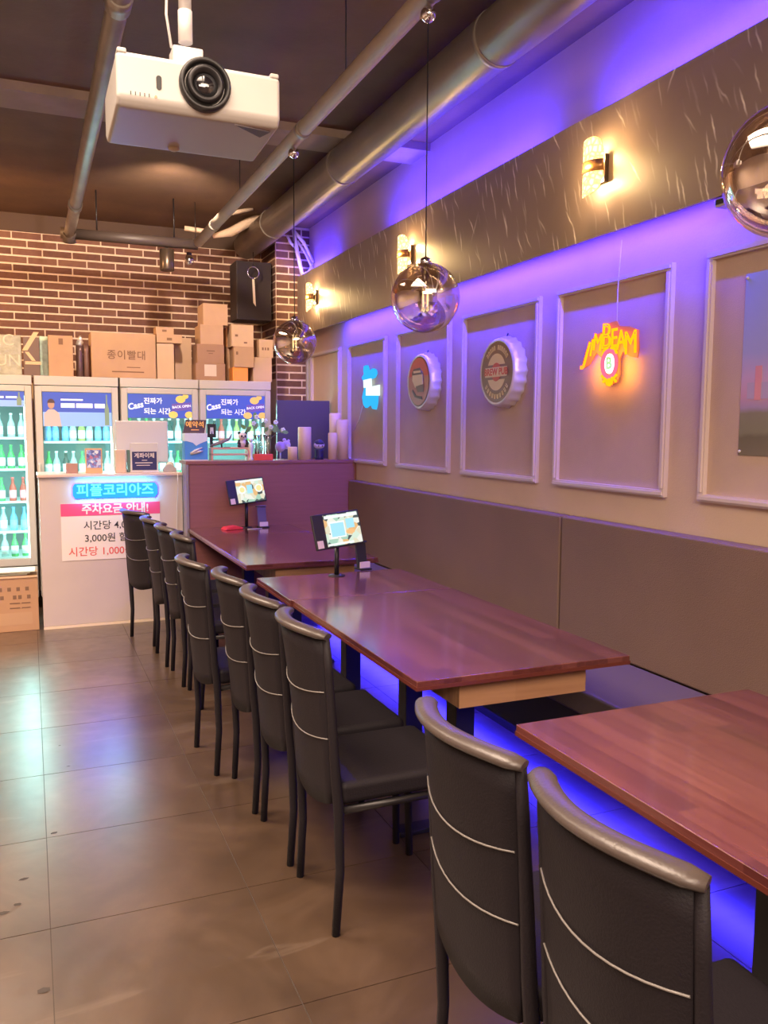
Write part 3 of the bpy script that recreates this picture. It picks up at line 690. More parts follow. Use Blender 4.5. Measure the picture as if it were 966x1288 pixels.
# ------------------------------------------------------------------ bench
bn = thing('bench', 'long brown upholstered wall bench running the length of the right wall', 'bench', (2.0, 3.45, 0))
def bx(nm, x0, x1, y0, y1, z0, z1, mt, bv=.0, **k): return box(nm, x0-2.0, x1-2.0, y0-3.45, y1-3.45, z0, z1, mt, bn, bv, **k)
for (a, b) in ((3.455, 6.44), (.6, 3.445), (-1.5, .595)):
    bx('backrest', 2.405, 2.4785, a, b, .47, 1.075, BENCHM, .012)
    bx('seat_cushion', 1.975, 2.405, a, b, .37, .475, mat('bench_seat_leather', (.12, .09, .085), .5, bump=.2, bscale=200), .015)
bx('base', 2.0, 2.475, -1.5, 6.44, .15, .37, BENCHD)
bx('plinth', 2.16, 2.475, -1.5, 6.44, 0, .15, BENCHD)
tag(box('led_strip', 2.05, 2.065, 0, 6.3, .135, .1495, emat('led_blue', (.1, .06, 1), 4)), 'blue LED strip fixed under the front of the bench', 'led strip')

# ------------------------------------------------------------------ chairs
CHW = .192
def back_x(y, z):
    t = max(0, (z-.42)/.5); c = 1-(y/CHW)**2
    return -.030*t**1.25-.064*c*(.35+.65*t)+.012
def make_chair():
    t = thing('dining_chair', 'x', 'chair')
    # backrest shell
    n, mrows = 12, 10; th = .022; vs = []; fs = []
    for side in (0, 1):
        for j in range(mrows+1):
            v = j/mrows
            for i in range(n+1):
                u = i/n*2-1
                wz = CHW-.010-.012*(1-v)
                y = u*wz
                zb = .405-.03*(1-u*u); zt = .910-.012*abs(u)**3
                z = zb+(zt-zb)*v
                vs.append((back_x(y, z)-(0 if side else th), y, z))
    K = (n+1)*(mrows+1)
    for j in range(mrows):
        for i in range(n):
            a = j*(n+1)+i; fs.append((a, a+1, a+n+2, a+n+1)); fs.append((K+a, K+a+n+1, K+a+n+2, K+a+1))
    for i in range(n): fs.append((i, K+i, K+i+1, i+1)); a = mrows*(n+1)+i; fs.append((a, a+1, K+a+1, K+a))
    for j in range(mrows): a = j*(n+1); fs.append((a, a+n+1, K+a+n+1, K+a)); a += n; fs.append((a, K+a, K+a+n+1, a+n+1))
    MB().add(vs, fs, True).build('backrest', LEATH, t)
    # padded top rail following the curve
    r = MB(); pts = []
    for i in range(17):
        u = i/16*2-1; y = u*(CHW+.002); z = .920-.010*abs(u)**3
        pts.append((back_x(y, .920)-.012, y, z))
    r.tube(pts, [.013]+[.0185]*15+[.013], 12, flat=(.75, 1.35)); r.build('top_rail', RAIL, t)
    # piping lines across the back
    for zz in (.745, .605):
        pts = [(back_x(u*(CHW-.014), zz)-th-.001, u*(CHW-.014), zz-.02*(1-u*u)) for u in [i/12*2-1 for i in range(13)]]
        MB().tube(pts, .0020, 6).build('piping', PIPING, t)
    # legs: rear legs run up the sides of the back
    for s in (-1, 1):
        y = s*.178; yb = s*(CHW-.006)
        zs = [0, .2, .40, .50, .65, .80, .905]
        pts = [(.012 if z < .41 else back_x(yb, z)-.011, y+(yb-y)*min(1, z/.42), z) for z in zs]
        pts[0] = (.0, y, 0); pts[2] = (back_x(yb, .42)-.005, yb, .40)
        MB().tube(pts, [.0125, .0135, .016, .015, .0135, .012, .011], 8, flat=(1, 1)).build('leg', LEATH, t)
        MB().tube([(.40, s*.172, 0), (.395, s*.178, .25), (.385, s*.18, .40)], [.0125, .014, .017], 8).build('leg', LEATH, t)
        MB().tube([(.02, s*.182, .385), (.39, s*.178, .385)], .012, 6).build('seat_rail', BLACKM, t)
    MB().box(0.01, .425, -.192, .192, .40, .470).build('seat', LEATH, t, bevel=.022, seg=3)
    return t
proto = make_chair()
CH = [(.825, .985, 0, 'nearest black chair, at the bottom right corner of the picture'),
      (.812, 1.405, 0, 'black chair just behind the nearest one, facing the nearest table'),
      (.790, 2.397, 0, 'black chair with its whole seat visible at the middle table, nearest of four there'),
      (.780, 2.835, 0, 'black chair at the middle table, second of the four from the camera'),
      (.765, 3.265, 0, 'black chair at the middle table, third of the four from the camera'),
      (.690, 3.68, .06, 'black chair pulled slightly into the aisle, farthest of the four near ones'),
      (.800, 4.56, 0, 'black chair at the far table, nearest of the far four'),
      (.775, 4.99, .02, 'black chair at the far table, second of the far four'),
      (.745, 5.44, .03, 'black chair at the far table, third of the far four'),
      (.690, 5.97, .32, 'farthest black chair, turned in front of the parking notice')]
for i, (x, y, rz, lb) in enumerate(CH):
    o = proto if i == 0 else copy_tree(proto)
    o.location = (x, y, 0); o.rotation_euler = (0, 0, rz); tag(o, lb, 'chair', 'black dining chairs along the tables')

# ------------------------------------------------------------------ projector
pj = thing('projector', 'white ceiling-mounted projector with a large round lens', 'projector', (.412, 2.12, 2.28), 0)
PWd = .197
Mx = Matrix(((0, 1, 0, 0), (1, 0, 0, 0), (0, 0, 1, 0), (0, 0, 0, 1)))
b = MB(); b.prism([(0, .088), (0, -.012), (.015, -.030), (.27, -.040), (.30, -.02), (.30, .088)], -PWd, PWd, M=Mx)
b.build('shell', CREAM, pj, bevel=.010, seg=3)
MB().box(-PWd+.004, PWd-.004, .01, .29, .088, .092).build('top_cover', WHITE, pj, bevel=.003)
for sx in (-1, 1): MB().box(sx*(PWd-.014)-.011, sx*(PWd-.014)+.011, .001, .05, .086, .098).build('corner_foot', CREAM, pj, bevel=.004)
Mf = Matrix.Rotation(PI/2, 4, 'X')
LX, LZ = .008, .040
MB().lathe([(.062, -.004), (.062, .012), (.056, .02), (.050, .012), (.047, -.004), (0, -.004)], 32, (LX, 0, LZ), M=Mf).build('lens_ring', BLACK, pj)
MB().lathe([(.046, 0), (.044, .018), (.034, .024), (.030, .006), (0, .004)], 32, (LX, 0, LZ), M=Mf).build('lens_barrel', BLACKM, pj)
MB().lathe([(.030, .006), (.022, .012), (.010, .015), (0, .016)], 24, (LX, -.001, LZ), M=Mf).build('lens', mat('lens_glass', (.01, .01, .015), .03, spec=1, coat=1), pj)
MB().prism([(-.100+.0065*math.cos(a*PI/8), (.040 if a <= 8 else .020)+.0065*math.sin(a*PI/8)) for a in range(16)], -.0012, .001).build('sensor_window', BLACK, pj)
d = MB()
for k in range(5): d.box(-.165+.0105*k-.001, -.165+.0105*k+.001, -.0006, .0, -.006, .002)
o = d.build('status_marks', INK, pj); o['kind'] = 'stuff'
MB().ball((-.108, -.0005, -.003), .0032, 8, 6).build('status_lamp', emat('red_led', (1, .12, .06), 5), pj)
g = MB(); g.prism([(.085, .02), (.180, .035), (.165, .085)], -.0335, -.030, M=Matrix(((1, 0, 0, 0), (0, 0, 1, 0), (0, 1, 0, 0), (0, 0, 0, 1)))); g.build('vent', mat('vent_grey', (.16, .13, .14), .6), pj)
MB().ball((-.03, .24, -.040), (.016, .016, .008), 10, 6).build('foot', mat('foot_beige', (.6, .52, .4), .6), pj)
# ceiling mount belongs to the projector
MB().box(-.085, .085, .05, .20, .092, .100).box(-.045, .025, .08, .18, .100, .122).build('mount_plate', WHITE, pj, bevel=.003)
MB().box(-.050, .025, .095, .160, .122, .165).build('mount_head', WHITE, pj, bevel=.004)
MB().lathe([(.018, .185), (.018, .26)], 18, (-.014, .125, 0)).lathe([(.016, .26), (.016, CZ-2.28)], 18, (-.014, .125, 0)).build('mount_pole', WHITE, pj)
MB().lathe([(.06, CZ-2.28-.012), (.06, CZ-2.28)], 18, (-.014, .125, 0)).build('ceiling_plate', WHITE, pj)
MB().tube([(-.05, .12, .165), (-.062, .115, .24), (-.055, .12, .40), (-.06, .12, .7), (-.05, .12, CZ-2.28)], .0035, 6).build('cable', WHITE, pj)

# ------------------------------------------------------------------ pipes and duct
dc = thing('air_duct', 'thick round grey air duct running along the ceiling to the back', 'duct', (1.95, 3, 3.2))
MB().tube([(0, -5.4, 0), (0, 4.98, 0)], .12, 32).build('pipe', DUCT, dc)
for y in (-1.6, .35, 2.3, 4.0):
    MB().tube([(0, y, 0), (0, y+.03, 0)], .1235, 32).build('joint_band', PIPE, dc)
MB().tube([(0, 4.98, 0), (0, 5.05, 0)], [.12, .085], 32).build('end_cap', DUCT, dc)
for y in (-1.0, 1.6, 4.2): MB().box(-.01, .01, y-.01, y+.01, .11, .15).build('hanger', BLACKM, dc)
lp = thing('conduit_pipe', 'slim pale pipe under the ceiling that the globe lamps hang from', 'pipe', (1.33, 3, 3.0))
MB().tube([(0, -5.4, 0), (0, 4.07, 0)], .038, 20).build('pipe', mat('pale_pipe', (.50, .41, .32), .5, var=.1, vscale=5), lp)
for y in (-3.0, -.3, 1.2, 3.4): MB().tube([(0, y, 0), (0, y+.05, 0)], .042, 20).build('coupling', PIPE, lp)
for y in (-2.2, .6, 2.6, 4.2): MB().tube([(0, y, .02), (0, y, .35)], .003, 6).build('hanger_rod', BLACKM, lp)
tag(MB().tube([(.345, -2.4, 3.0), (.345, 6.7, 3.0), (.345, 7.1, 3.0)], .040, 18).tube([(.345, 6.2, 3.0), (.345, 6.3, 3.0)], .047, 18).tube([(.345, 3.2, 3.0), (.345, 3.3, 3.0)], .047, 18).build('ceiling_pipe', PIPE), 'grey pipe along the ceiling left of the projector', 'pipe')
cp = thing('cross_pipe', 'dark horizontal pipe in front of the top of the brick wall', 'pipe', (.9, 7.16, 3.0))
MB().tube([(-.62, 0, 0), (.44, 0, 0)], .042, 16).build('pipe', PIPE_D, cp)
MB().tube([(-.555, -.04, .0), (-.555, .02, -.02), (-.555, .04, -.06)], .05, 14).build('elbow', PIPE_D, cp)
for hx in (-.35, .25): MB().tube([(hx, 0, .03), (hx, 0, .35)], .006, 6).build('hanger_rod', BLACKM, cp)
hz = mat('beige_hose', (.62, .46, .33), .7, bump=.6, bscale=60)
tag(MB().tube([at(232, 287, Y=7.3), at(258, 291, Y=7.28), at(268, 280, Y=7.25), at(290, 268, Y=7.2), at(318, 263, Y=7.2)], [.02, .022, .02, .02, .015], 10).build('ceiling_hose', hz), 'thin beige hose looping over the slim pipe by the brick wall', 'hose')
tag(MB().tube([at(268, 297, Y=7.5), at(290, 292, Y=7.5), at(312, 280, Y=7.45), at(332, 268, Y=7.4)], [.018, .04, .04, .015], 10).build('ceiling_hose', hz), 'wider beige hose bulging under the end of the air duct', 'hose')
# track spot hanging from the dark pipe
sp = thing('spotlight', 'small dark cylindrical spotlight hanging before the bricks', 'lamp', tuple(at(210, 335, Y=7.16)-Vector((0, 0, .035))))
MB().lathe([(.054, 0), (.058, .01), (.058, .165), (.05, .17)], 20).build('housing', mat('bronze', (.10, .07, .05), .3, .6), sp)
MB().lathe([(.012, .17), (.012, max(.172, 2.957-sp.location.z))], 10).build('stem', BLACKM, sp)
def sprinkler(px, py, Y, label):
    p = at(px, py, Y=Y)
    s = thing('ceiling_sensor', label, 'sensor', tuple(p))
    MB().ball((0, 0, 0), (.038, .038, .045), 14, 8).build('dome', CHROME, s)
    MB().lathe([(.022, .03), (.022, .06)], 12).build('neck', PIPE_D, s)
sprinkler(238, 327, 7.3, 'small shiny dome under the far end of the slim pipe')
# speaker box, hook with tag
sb = thing('wall_speaker', 'black box speaker fixed high beside the brick pillar', 'speaker', (1.965, 7.76, 2.49))
box('cabinet', -.165, .165, 0, .27, 0, .53, mat('speaker_black', (.035, .024, .024), .6), sb, .006)
box('grille', -.155, .155, -.004, 0, .01, .52, mat('speaker_grille', (.03, .021, .021), .8, bump=.4, bscale=300), sb)
box('bracket', -.06, .06, .27, BY-7.76-.007, .2, .3, BLACKM, sb)
rg = thing('hook_tag', 'metal ring with a pale strip hanging in front of the speaker', 'tag', (1.93, 7.65, 2.90))
MB().tube([(.052*math.cos(a*PI/10), 0, .052*math.sin(a*PI/10)) for a in range(21)], .006, 8, caps=False).build('ring', CHROME, rg)
MB().tube([(0, 0, .05), (0, 0, .20)], .003, 6).build('cord', BLACKM, rg)
MB().prism([(-.010, -.06), (.010, -.06), (.022, -.30), (-.002, -.27)], -.002, .002).build('strip', mat('pale_strip', (.75, .66, .5), .5), rg)
# white shelf bracket / wire loom in the corner
wl = MB()
def P6(px, py, Y=7.55): return at(px, py, Y=Y)
wl.tube([P6(369, 288), P6(374, 318), P6(380, 346)], .018, 8).tube([P6(369, 290), P6(382, 305), P6(394, 330)], .016, 8).tube([P6(374, 303), P6(385, 320), P6(393, 338)], .012, 8)
wl.tube([P6(380, 346), P6(388, 342), P6(394, 330)], .012, 8).tube([P6(361, 296), P6(366, 306), P6(372, 312)], .012, 8)
tag(wl.build('cable_loom', mat('loom_white', (.75, .70, .72), .5)), 'folded white plastic cable loop hanging by the brick pillar', 'cable')
tag(box('cable_trunking', 2.44, 2.478, 7.66, 7.699, 1.24, 2.35, WHITEM), 'white vertical cable trunking beside the brick pillar', 'trunking')

# ------------------------------------------------------------------ globe pendants
def globe(y, z, lb, R=.124):
    t = thing('pendant_lamp', lb, 'lamp', (1.33, y, z), 0, 'mirrored globe lamps')
    MB().ball((0, 0, 0), R, 40, 24).build('globe', GLOBE, t)
    MB().lathe([(.016, R-.02), (.022, R-.004), (.018, R+.014), (.006, R+.02)], 16).build('collar', CHROME, t)
    MB().tube([(0, 0, R+.015), (0, 0, 3.0-.088-z)], .0026, 6).build('cord', BLACK, t)
    MB().ball((0, 0, 3.0-.067-z), (.028, .028, .028), 20, 12).build('canopy', CHROME, t)
    MB().lathe([(.014, R-.02), (.014, .045), (.012, .03)], 12).build('socket', CHROME, t)
    MB().ball((0, 0, -.012), (.028, .028, .040), 14, 10).build('bulb', glassmat('bulb_glass', (1, .95, .85), .15), t)
    f = MB()
    for k in range(4):
        a = k*PI/2+.4; f.tube([(.010*math.cos(a), .010*math.sin(a), -.03), (.012*math.cos(a), .012*math.sin(a), .022)], .0018, 5)
    f.build('filament', emat('filament', (1, .72, .38), 6), t)
globe(4.39, 1.957, 'far mirrored glass globe lamp in front of the brick pillar', .116)
globe(2.775, 1.966, 'middle mirrored glass globe lamp hanging over the middle table')
globe(1.20, 1.985, 'nearest mirrored glass globe lamp, cut by the right edge')

# ------------------------------------------------------------------ wall sconces on the marble band
def sconce(y, lb, real=True):
    t = thing('wall_sconce', lb, 'lamp', (2.36, y, 2.63), -PI/2, 'glowing wall sconces on the marble band')
    gl = emat('sconce_glow', (1.0, .70, .28), 5.0)
    box('back_plate', -.035, .035, -.022, 0, -.06, .06, mat('bronze2', (.10, .07, .05), .35, .6), t, .003)
    box('arm', -.012, .012, -.05, -.022, -.02, .02, BLACKM, t)
    def arc(z0f, z1f, name, mt, r=.072, th=.006, a0=205, a1=335, n=12, cut=0):
        b = MB(); vs = []; fs = []
        for i in range(n+1):
            s = i/n*2-1; a = math.radians(a0+(a1-a0)*i/n)
            e = math.sqrt(max(0, 1-abs(s)**3.2))
            for rr in (r, r-th):
                x = rr*math.cos(a)*1.0; y_ = rr*math.sin(a)-.022
                za, zb = z0f, z1f
                if cut > 0: zb = z0f+(z1f-z0f)*(.35+.65*e)*(1+.10*s)
                if cut < 0: za = z1f+(z0f-z1f)*(.35+.65*e)*(1-.10*s)
                vs += [(x, y_, za), (x, y_, zb)]
        for i in range(n):
            a = i*4; c = a+4
            fs += [(a, c, c+1, a+1), (a+2, a+3, c+3, c+2), (a, a+2, c+2, c), (a+1, c+1, c+3, a+3)]
        fs += [(0, 1, 3, 2), (n*4, n*4+2, n*4+3, n*4+1)]
        return b.add(vs, fs, True).build(name, mt, t)
    arc(.022, .118, 'upper_glass', SCG, cut=1); arc(-.118, -.022, 'lower_glass', SCG, cut=-1)
    arc(-.024, .024, 'metal_band', mat('brass_band', (.55, .28, .10), .3, .7), r=.076, th=.008)
    point('sconce_light', (2.36-.035, y, 2.63+.05), 5, (1.0, .62, .25), .012)
    point('sconce_light', (2.36-.035, y, 2.63-.05), 5, (1.0, .66, .32), .012)
    point('sconce_light', (2.36-.13, y, 2.63), 3.5, (1.0, .62, .25), .03)
def sconce_glass():
    M = bpy.data.materials.new('sconce_glass'); M.use_nodes = True; nt = M.node_tree; nt.nodes.clear(); L = nt.links
    g = N(nt, 'ShaderNodeNewGeometry'); v = N(nt, 'ShaderNodeTexVoronoi', feature='DISTANCE_TO_EDGE', i_Scale=42.0); L.new(g.outputs['Position'], v.inputs['Vector'])
    r = ramp(nt, [(0, (1.0, .62, .12)), (.12, (1.0, .72, .25)), (.4, (1.0, .86, .5))]); L.new(v.outputs['Distance'], r.inputs[0])
    e = N(nt, 'ShaderNodeEmission'); e.inputs[1].default_value = 2.4; L.new(r.outputs[0], e.inputs[0])
    o = N(nt, 'ShaderNodeOutputMaterial'); L.new(e.outputs[0], o.inputs[0]); return M
SCG = sconce_glass()
sconce(3.13, 'glowing yellow wall sconce nearest the camera, above the yellow neon sign')
sconce(5.14, 'glowing wall sconce behind the middle globe lamp')
sconce(7.12, 'glowing wall sconce farthest away, beside the brick pillar')
sconce(1.12, 'wall sconce beyond the right edge of the picture')

# small white sensor under the marble band
cm = thing('wall_camera', 'small white camera under the marble band by the nearest globe', 'camera', (2.40, 2.43, 2.33), -PI/2)
box('housing', -.05, .05, -.03, .03, -.012, .02, WHITEM, cm, .006); box('eye', -.04, .0, -.034, -.03, -.004, .014, BLACK, cm, .003)

# ------------------------------------------------------------------ signs on the right wall
# Jim Beam neon; local x -> -Y world, local y -> into the wall
jb = thing('neon_sign', 'yellow neon whiskey-brand sign with a red oval hanging on the wall', 'neon sign', (2.445, 3.155, 1.845), -PI/2)
NY = emat('neon_yellow', (1.0, .16, .002), 3.6); NR = emat('neon_red', (1.0, .10, .18), 1.6); NW = emat('neon_white', (.85, .95, 1), 2.2)
acr = mat('pink_acrylic', (.45, .16, .07), .3, emit=(1, .22, .05), estr=.22)
bk2 = []
for k in range(15):
    a = math.radians(152-124*k/14); bk2.append((.265*math.cos(a)*.80, -.125+.265*math.sin(a)))
low = []
for k in range(15):
    a = math.radians(28+124*k/14); low.append((.155*math.cos(a)*1.25, -.135+.135*math.sin(a)))
arcb = [(-.215, -.03), (-.19, .03), (-.13, .09), (-.05, .105), (-.04, .135), (.03, .14), (.05, .115), (.12, .105), (.18, .085), (.185, .0), (.178, -.035), (.13, -.025), (.08, .0), (.06, -.03), (.062, -.10), (.045, -.135), (-.03, -.145), (-.062, -.12), (-.065, -.02), (-.11, .01), (-.16, -.04), (-.2, -.055)]
MB().prism([(x, z) for x, z in arcb], .006, .012).build('backing', acr, jb)
let = [('J', -.172, .008, .120, 22), ('I', -.138, .030, .090, 12), ('M', -.093, .052, .088, 8), ('B', -.030, .072, .130, 2), ('E', .026, .060, .098, 0), ('A', .076, .048, .098, -2), ('M', .140, .030, .115, -2)]
for ch, x, z, s, a in let:
    text(ch, s*1.25, NY, jb, (x, -.002, z), name='lettering', extrude=.004, rot=(PI/2, math.radians(a), 0), outline=.0034, bold=-.002, sx=.80)
MB().tube([(-.005+.050*math.cos(a*PI/12), 0, -.048+.060*math.sin(a*PI/12)) for a in range(25)], .009, 6, caps=False).build('oval_ring', NR, jb)
MB().prism([(-.005+.032*math.cos(a*PI/10), -.048+.045*math.sin(a*PI/10)) for a in range(20)], -.002, .004).build('oval', NW, jb)
text('B', .075, mat('teal_ink', (.05, .35, .42), .5), jb, (-.005, -.0035, -.048), extrude=.0008, bold=.002)
rb = MB()
for pts in ([(-.055, -.10), (-.03, -.115), (-.045, -.13)], [(-.025, -.108), (-.015, -.145)], [(0, -.112), (0, -.15)], [(.02, -.108), (.012, -.145)], [(.05, -.10), (.028, -.115), (.045, -.13)], [(-.055, -.01), (-.045, .015), (-.02, .02)], [(.005, .02), (.03, .018), (.045, -.005)]):
    rb.tube([(x, 0, z) for x, z in pts], .0065, 6)
rb.build('ribbon', NY, jb)
MB().tube([(.03, .008, .135), (.028, .008, .22), (.034, .006, .32), (.05, .004, .49)], .0022, 6).build('cord', WHITE, jb)
area('neon_light', (2.415, 3.155, 1.80), (.30, .2), 1.0, (1, .36, .05), target=(3, 3.155, 1.80))

# bottle-cap signs
def cap_sign(y, z, R, label, kind):
    t = thing('bottle_cap_sign', label, 'sign', (WX-.002, y, z), -PI/2, 'round bottle cap signs')
    n = 21*4; prof = []
    vs = []; fs = []
    rings = [(-.075, .84, 0), (-.083, .90, 0), (-.070, .955, .2), (-.045, .985, .6), (-.003, 1.0, 1.0)]
    for (yy, f, am) in rings:
        for k in range(n):
            a = 2*PI*k/n; rr = R*f*(1+.030*am*math.cos(21*a)); vs.append((rr*math.cos(a), yy, rr*math.sin(a)))
    for i in range(len(rings)-1):
        for k in range(n): k2 = (k+1) % n; fs.append((i*n+k, i*n+k2, (i+1)*n+k2, (i+1)*n+k))
    MB().add(vs, fs, True).build('cap_rim', mat('cap_tin', (.72, .66, .70), .35, .3), t)
    def disc(r, y0, mt, nm, sx=1., arc=None, zoff=0.):
        a0, a1 = arc or (0, 360); k = 32
        pts = [(r*math.cos(math.radians(a0+(a1-a0)*i/k))*sx, zoff+r*math.sin(math.radians(a0+(a1-a0)*i/k))) for i in range(k+(1 if arc else 0))]
        return MB().prism(pts, y0, y0+.002).build(nm, mt, t)
    cream = mat('sign_cream', (.80, .64, .48), .45); brown = mat('sign_brown', (.26, .155, .13), .4); dk = mat('sign_dark', (.13, .09, .08), .5)
    red = mat('sign_red', (.62, .10, .08), .4)
    if kind == 'brew':
        disc(R*.87, -.078, brown, 'face')
        disc(R*.50, -.081, cream, 'dome', arc=(22, 158), zoff=R*.02); disc(R*.50, -.081, cream, 'dome', arc=(202, 338), zoff=-R*.02)
        disc(R*.26, -.082, red, 'roundel')
        MB().box(-R*.60, R*.60, -.084, -.082, -R*.135, R*.135).build('banner', cream, t)
        text('BREW PUB', R*.27, red, t, (0, -.0845, 0), extrude=.0006, bold=.0015)
        b = MB()
        for a in list(range(38, 146, 9))+list(range(216, 328, 12)):
            if a in (92,): continue
            ar = math.radians(a); c, s_ = math.cos(ar), math.sin(ar); M = Matrix.Translation((R*.69*c, -.079, R*.69*s_)) @ Matrix.Rotation(-(ar-PI/2), 4, 'Y')
            b.box(-.007, -.003, -.001, .001, -.013, .013, M=M).box(-.003, .006, -.001, .001, .008, .013, M=M).box(.003, .007, -.001, .001, -.013, .010, M=M)
        b.build('rim_lettering', cream, t)['kind'] = 'stuff'
        MB().tube([(R*.60, -.02, .0), (R*.6, -.02, .0)], .001, 4)
    else:
        pk2 = mat('sign_pink', (.50, .20, .17), .4); gr = mat('sign_grey', (.24, .18, .15), .5)
        disc(R*.87, -.078, dk, 'face'); disc(R*.82, -.081, pk2, 'inner_face'); disc(R*.80, -.083, red, 'red_field', arc=(12, 168), zoff=R*.02)
        MB().prism([(-.095, .06), (-.07, .085), (.03, .09), (.08, .05), (.08, .0), (-.05, .0), (-.09, .02)], -.0855, -.083).build('picture', dk, t)
        MB().prism([(-.085, .045), (.07, .045), (.08, -.02), (.02, -.025), (-.04, -.04), (-.085, .01)], -.087, -.0855).build('picture', cream, t)
        MB().prism([(-.03, -.03), (.09, -.02), (.09, -.07), (.0, -.07)], -.087, -.0855).build('picture', gr, t)
        MB().prism([(-.09, -.06), (-.05, -.10), (.0, -.11), (.07, -.12), (.06, -.10), (-.03, -.09), (-.08, -.05)], -.0855, -.083).build('picture', dk, t)
        MB().prism([(-.07, .072), (.04, .072), (.045, .058), (-.065, .058)], -.0875, -.0855).build('picture', cream, t)
    MB().tube([(0, -.02, R*.97), (.0, -.01, R*1.10)], .004, 6).build('hook', BLACKM, t)
cap_sign(4.085, 1.812, .195, 'round bottle cap sign with a cream banner reading across a brown face', 'brew')
cap_sign(5.095, 1.808, .190, 'round bottle cap sign with a red and pink picture face', 'red')

# blue-white lit sign
bs = thing('light_sign', 'cyan lit sign with white boxes near the wooden partition', 'neon sign', (2.452, 6.12, 1.80), -PI/2); bs.scale = (1.2, 1, .95)
NC = emat('sign_cyan', (.03, .38, .85), 1.2); NWW = emat('sign_white', (.80, 1, 1), 1.1)
def blob(pts, nm, mt, y0=0, y1=.02): MB().prism(pts, y0, y1).build(nm, mt, bs)
blob([(-.13, .10), (-.09, .13), (-.10, .16), (-.09, .195), (-.05, .20), (-.03, .175), (-.02, .15), (.03, .155), (.06, .165), (.10, .15), (.11, .12), (.08, .09), (-.04, .075), (-.10, .075)], 'upper_shape', NC)
blob([(-.12, -.06), (-.08, .02), (.10, .02), (.13, -.06), (.12, -.12), (.10, -.165), (.06, -.16), (.04, -.13), (-.02, -.135), (-.06, -.15), (-.10, -.12)], 'lower_shape', NC)
blob([(-.08, .015), (.06, .02), (.05, .085), (-.085, .08)], 'white_box', NWW, -.006, .0)
blob([(-.03, -.05), (.20, -.06), (.20, .025), (-.03, .015)], 'white_box', NWW, -.010, -.004)
MB().tube([(-.13, .01, -.13), (-.20, .015, -.24), (-.30, .018, -.33)], .004, 6).build('cord', WHITE, bs)

# poster of a field at dusk
def poster_mat():
    M = mat('dusk_poster', (.5, .5, .6), .3); nt = M.node_tree; b = nt.nodes['Principled BSDF']; L = nt.links
    tc = N(nt, 'ShaderNodeTexCoord'); sx = N(nt, 'ShaderNodeSeparateXYZ'); L.new(tc.outputs['Object'], sx.inputs[0])
    n = N(nt, 'ShaderNodeTexNoise', i_Scale=6.0, i_Detail=5.0); L.new(tc.outputs['Object'], n.inputs['Vector'])
    a = N(nt, 'ShaderNodeMath', operation='MULTIPLY_ADD'); a.inputs[1].default_value = .05; L.new(n.outputs['Fac'], a.inputs[0]); L.new(sx.outputs['Z'], a.inputs[2])
    mr = N(nt, 'ShaderNodeMapRange'); mr.inputs[1].default_value = .0; mr.inputs[2].default_value = .68; L.new(a.outputs[0], mr.inputs[0])
    r = ramp(nt, [(0, (.22, .19, .13)), (.14, (.17, .15, .10)), (.17, (.24, .23, .15)), (.27, (.26, .24, .17)), (.30, (.42, .32, .50)), (.36, (.62, .35, .50)), (.46, (.60, .42, .62)), (.60, (.40, .42, .66)), (1, (.36, .44, .64))]); L.new(mr.outputs[0], r.inputs[0]); L.new(r.outputs[0], b.inputs['Base Color'])
    return M
ps = thing('poster', 'poster of a grassy field under a lilac dusk sky, pinned by the right edge', 'poster', (WX-.004, 1.98, 1.405), -PI/2)
box('sheet', -.43, .43, -.002, .0, 0, .67, poster_mat(), ps)
MB().box(-.365, -.335, -.003, -.002, .205, .33).build('picture_post', mat('pink_post', (.75, .32, .35), .5), ps)
MB().box(-.40, -.18, -.0026, -.002, .21, .27).build('picture_houses', mat('houses', (.50, .40, .58), .5), ps)
for x, z in ((-.42, .655), (-.42, .015), (.42, .655), (.42, .015)): MB().ball((x, -.006, z), .006, 8, 6).build('pin', WHITE, ps)

# ------------------------------------------------------------------ tablets and holders on the tables
def menu_mat(name, seedv):
    M = bpy.data.materials.new(name); M.use_nodes = True; nt = M.node_tree; nt.nodes.clear(); L = nt.links
    tc = N(nt, 'ShaderNodeTexCoord')
    mp = N(nt, 'ShaderNodeMapping'); mp.inputs['Location'].default_value = (seedv, 0, seedv*.7); L.new(tc.outputs['Object'], mp.inputs['Vector'])
    v = N(nt, 'ShaderNodeTexVoronoi', i_Scale=26.0); L.new(mp.outputs[0], v.inputs['Vector'])
    s = N(nt, 'ShaderNodeSeparateColor'); L.new(v.outputs['Color'], s.inputs[0])
    r = ramp(nt, [(0, (.10, .12, .12)), (.2, (.85, .80, .6)), (.4, (.75, .9, .75)), (.6, (.9, .55, .25)), (.72, (.45, .7, .55)), (.85, (.95, .95, .85)), (1, (.6, .75, .9))]); r.color_ramp.interpolation = 'CONSTANT'
    L.new(s.outputs[0], r.inputs[0])
    e = N(nt, 'ShaderNodeEmission'); e.inputs[1].default_value = .85; L.new(r.outputs[0], e.inputs[0])
    o = N(nt, 'ShaderNodeOutputMaterial'); L.new(e.outputs[0], o.inputs[0]); return M
EW = emat('screen_white', (.92, .97, .93), .95); EB = emat('screen_blue', (.40, .78, .90), .95); EO = emat('screen_orange', (.95, .55, .25), .9); EY = emat('screen_yellow', (.95, .80, .35), .95)
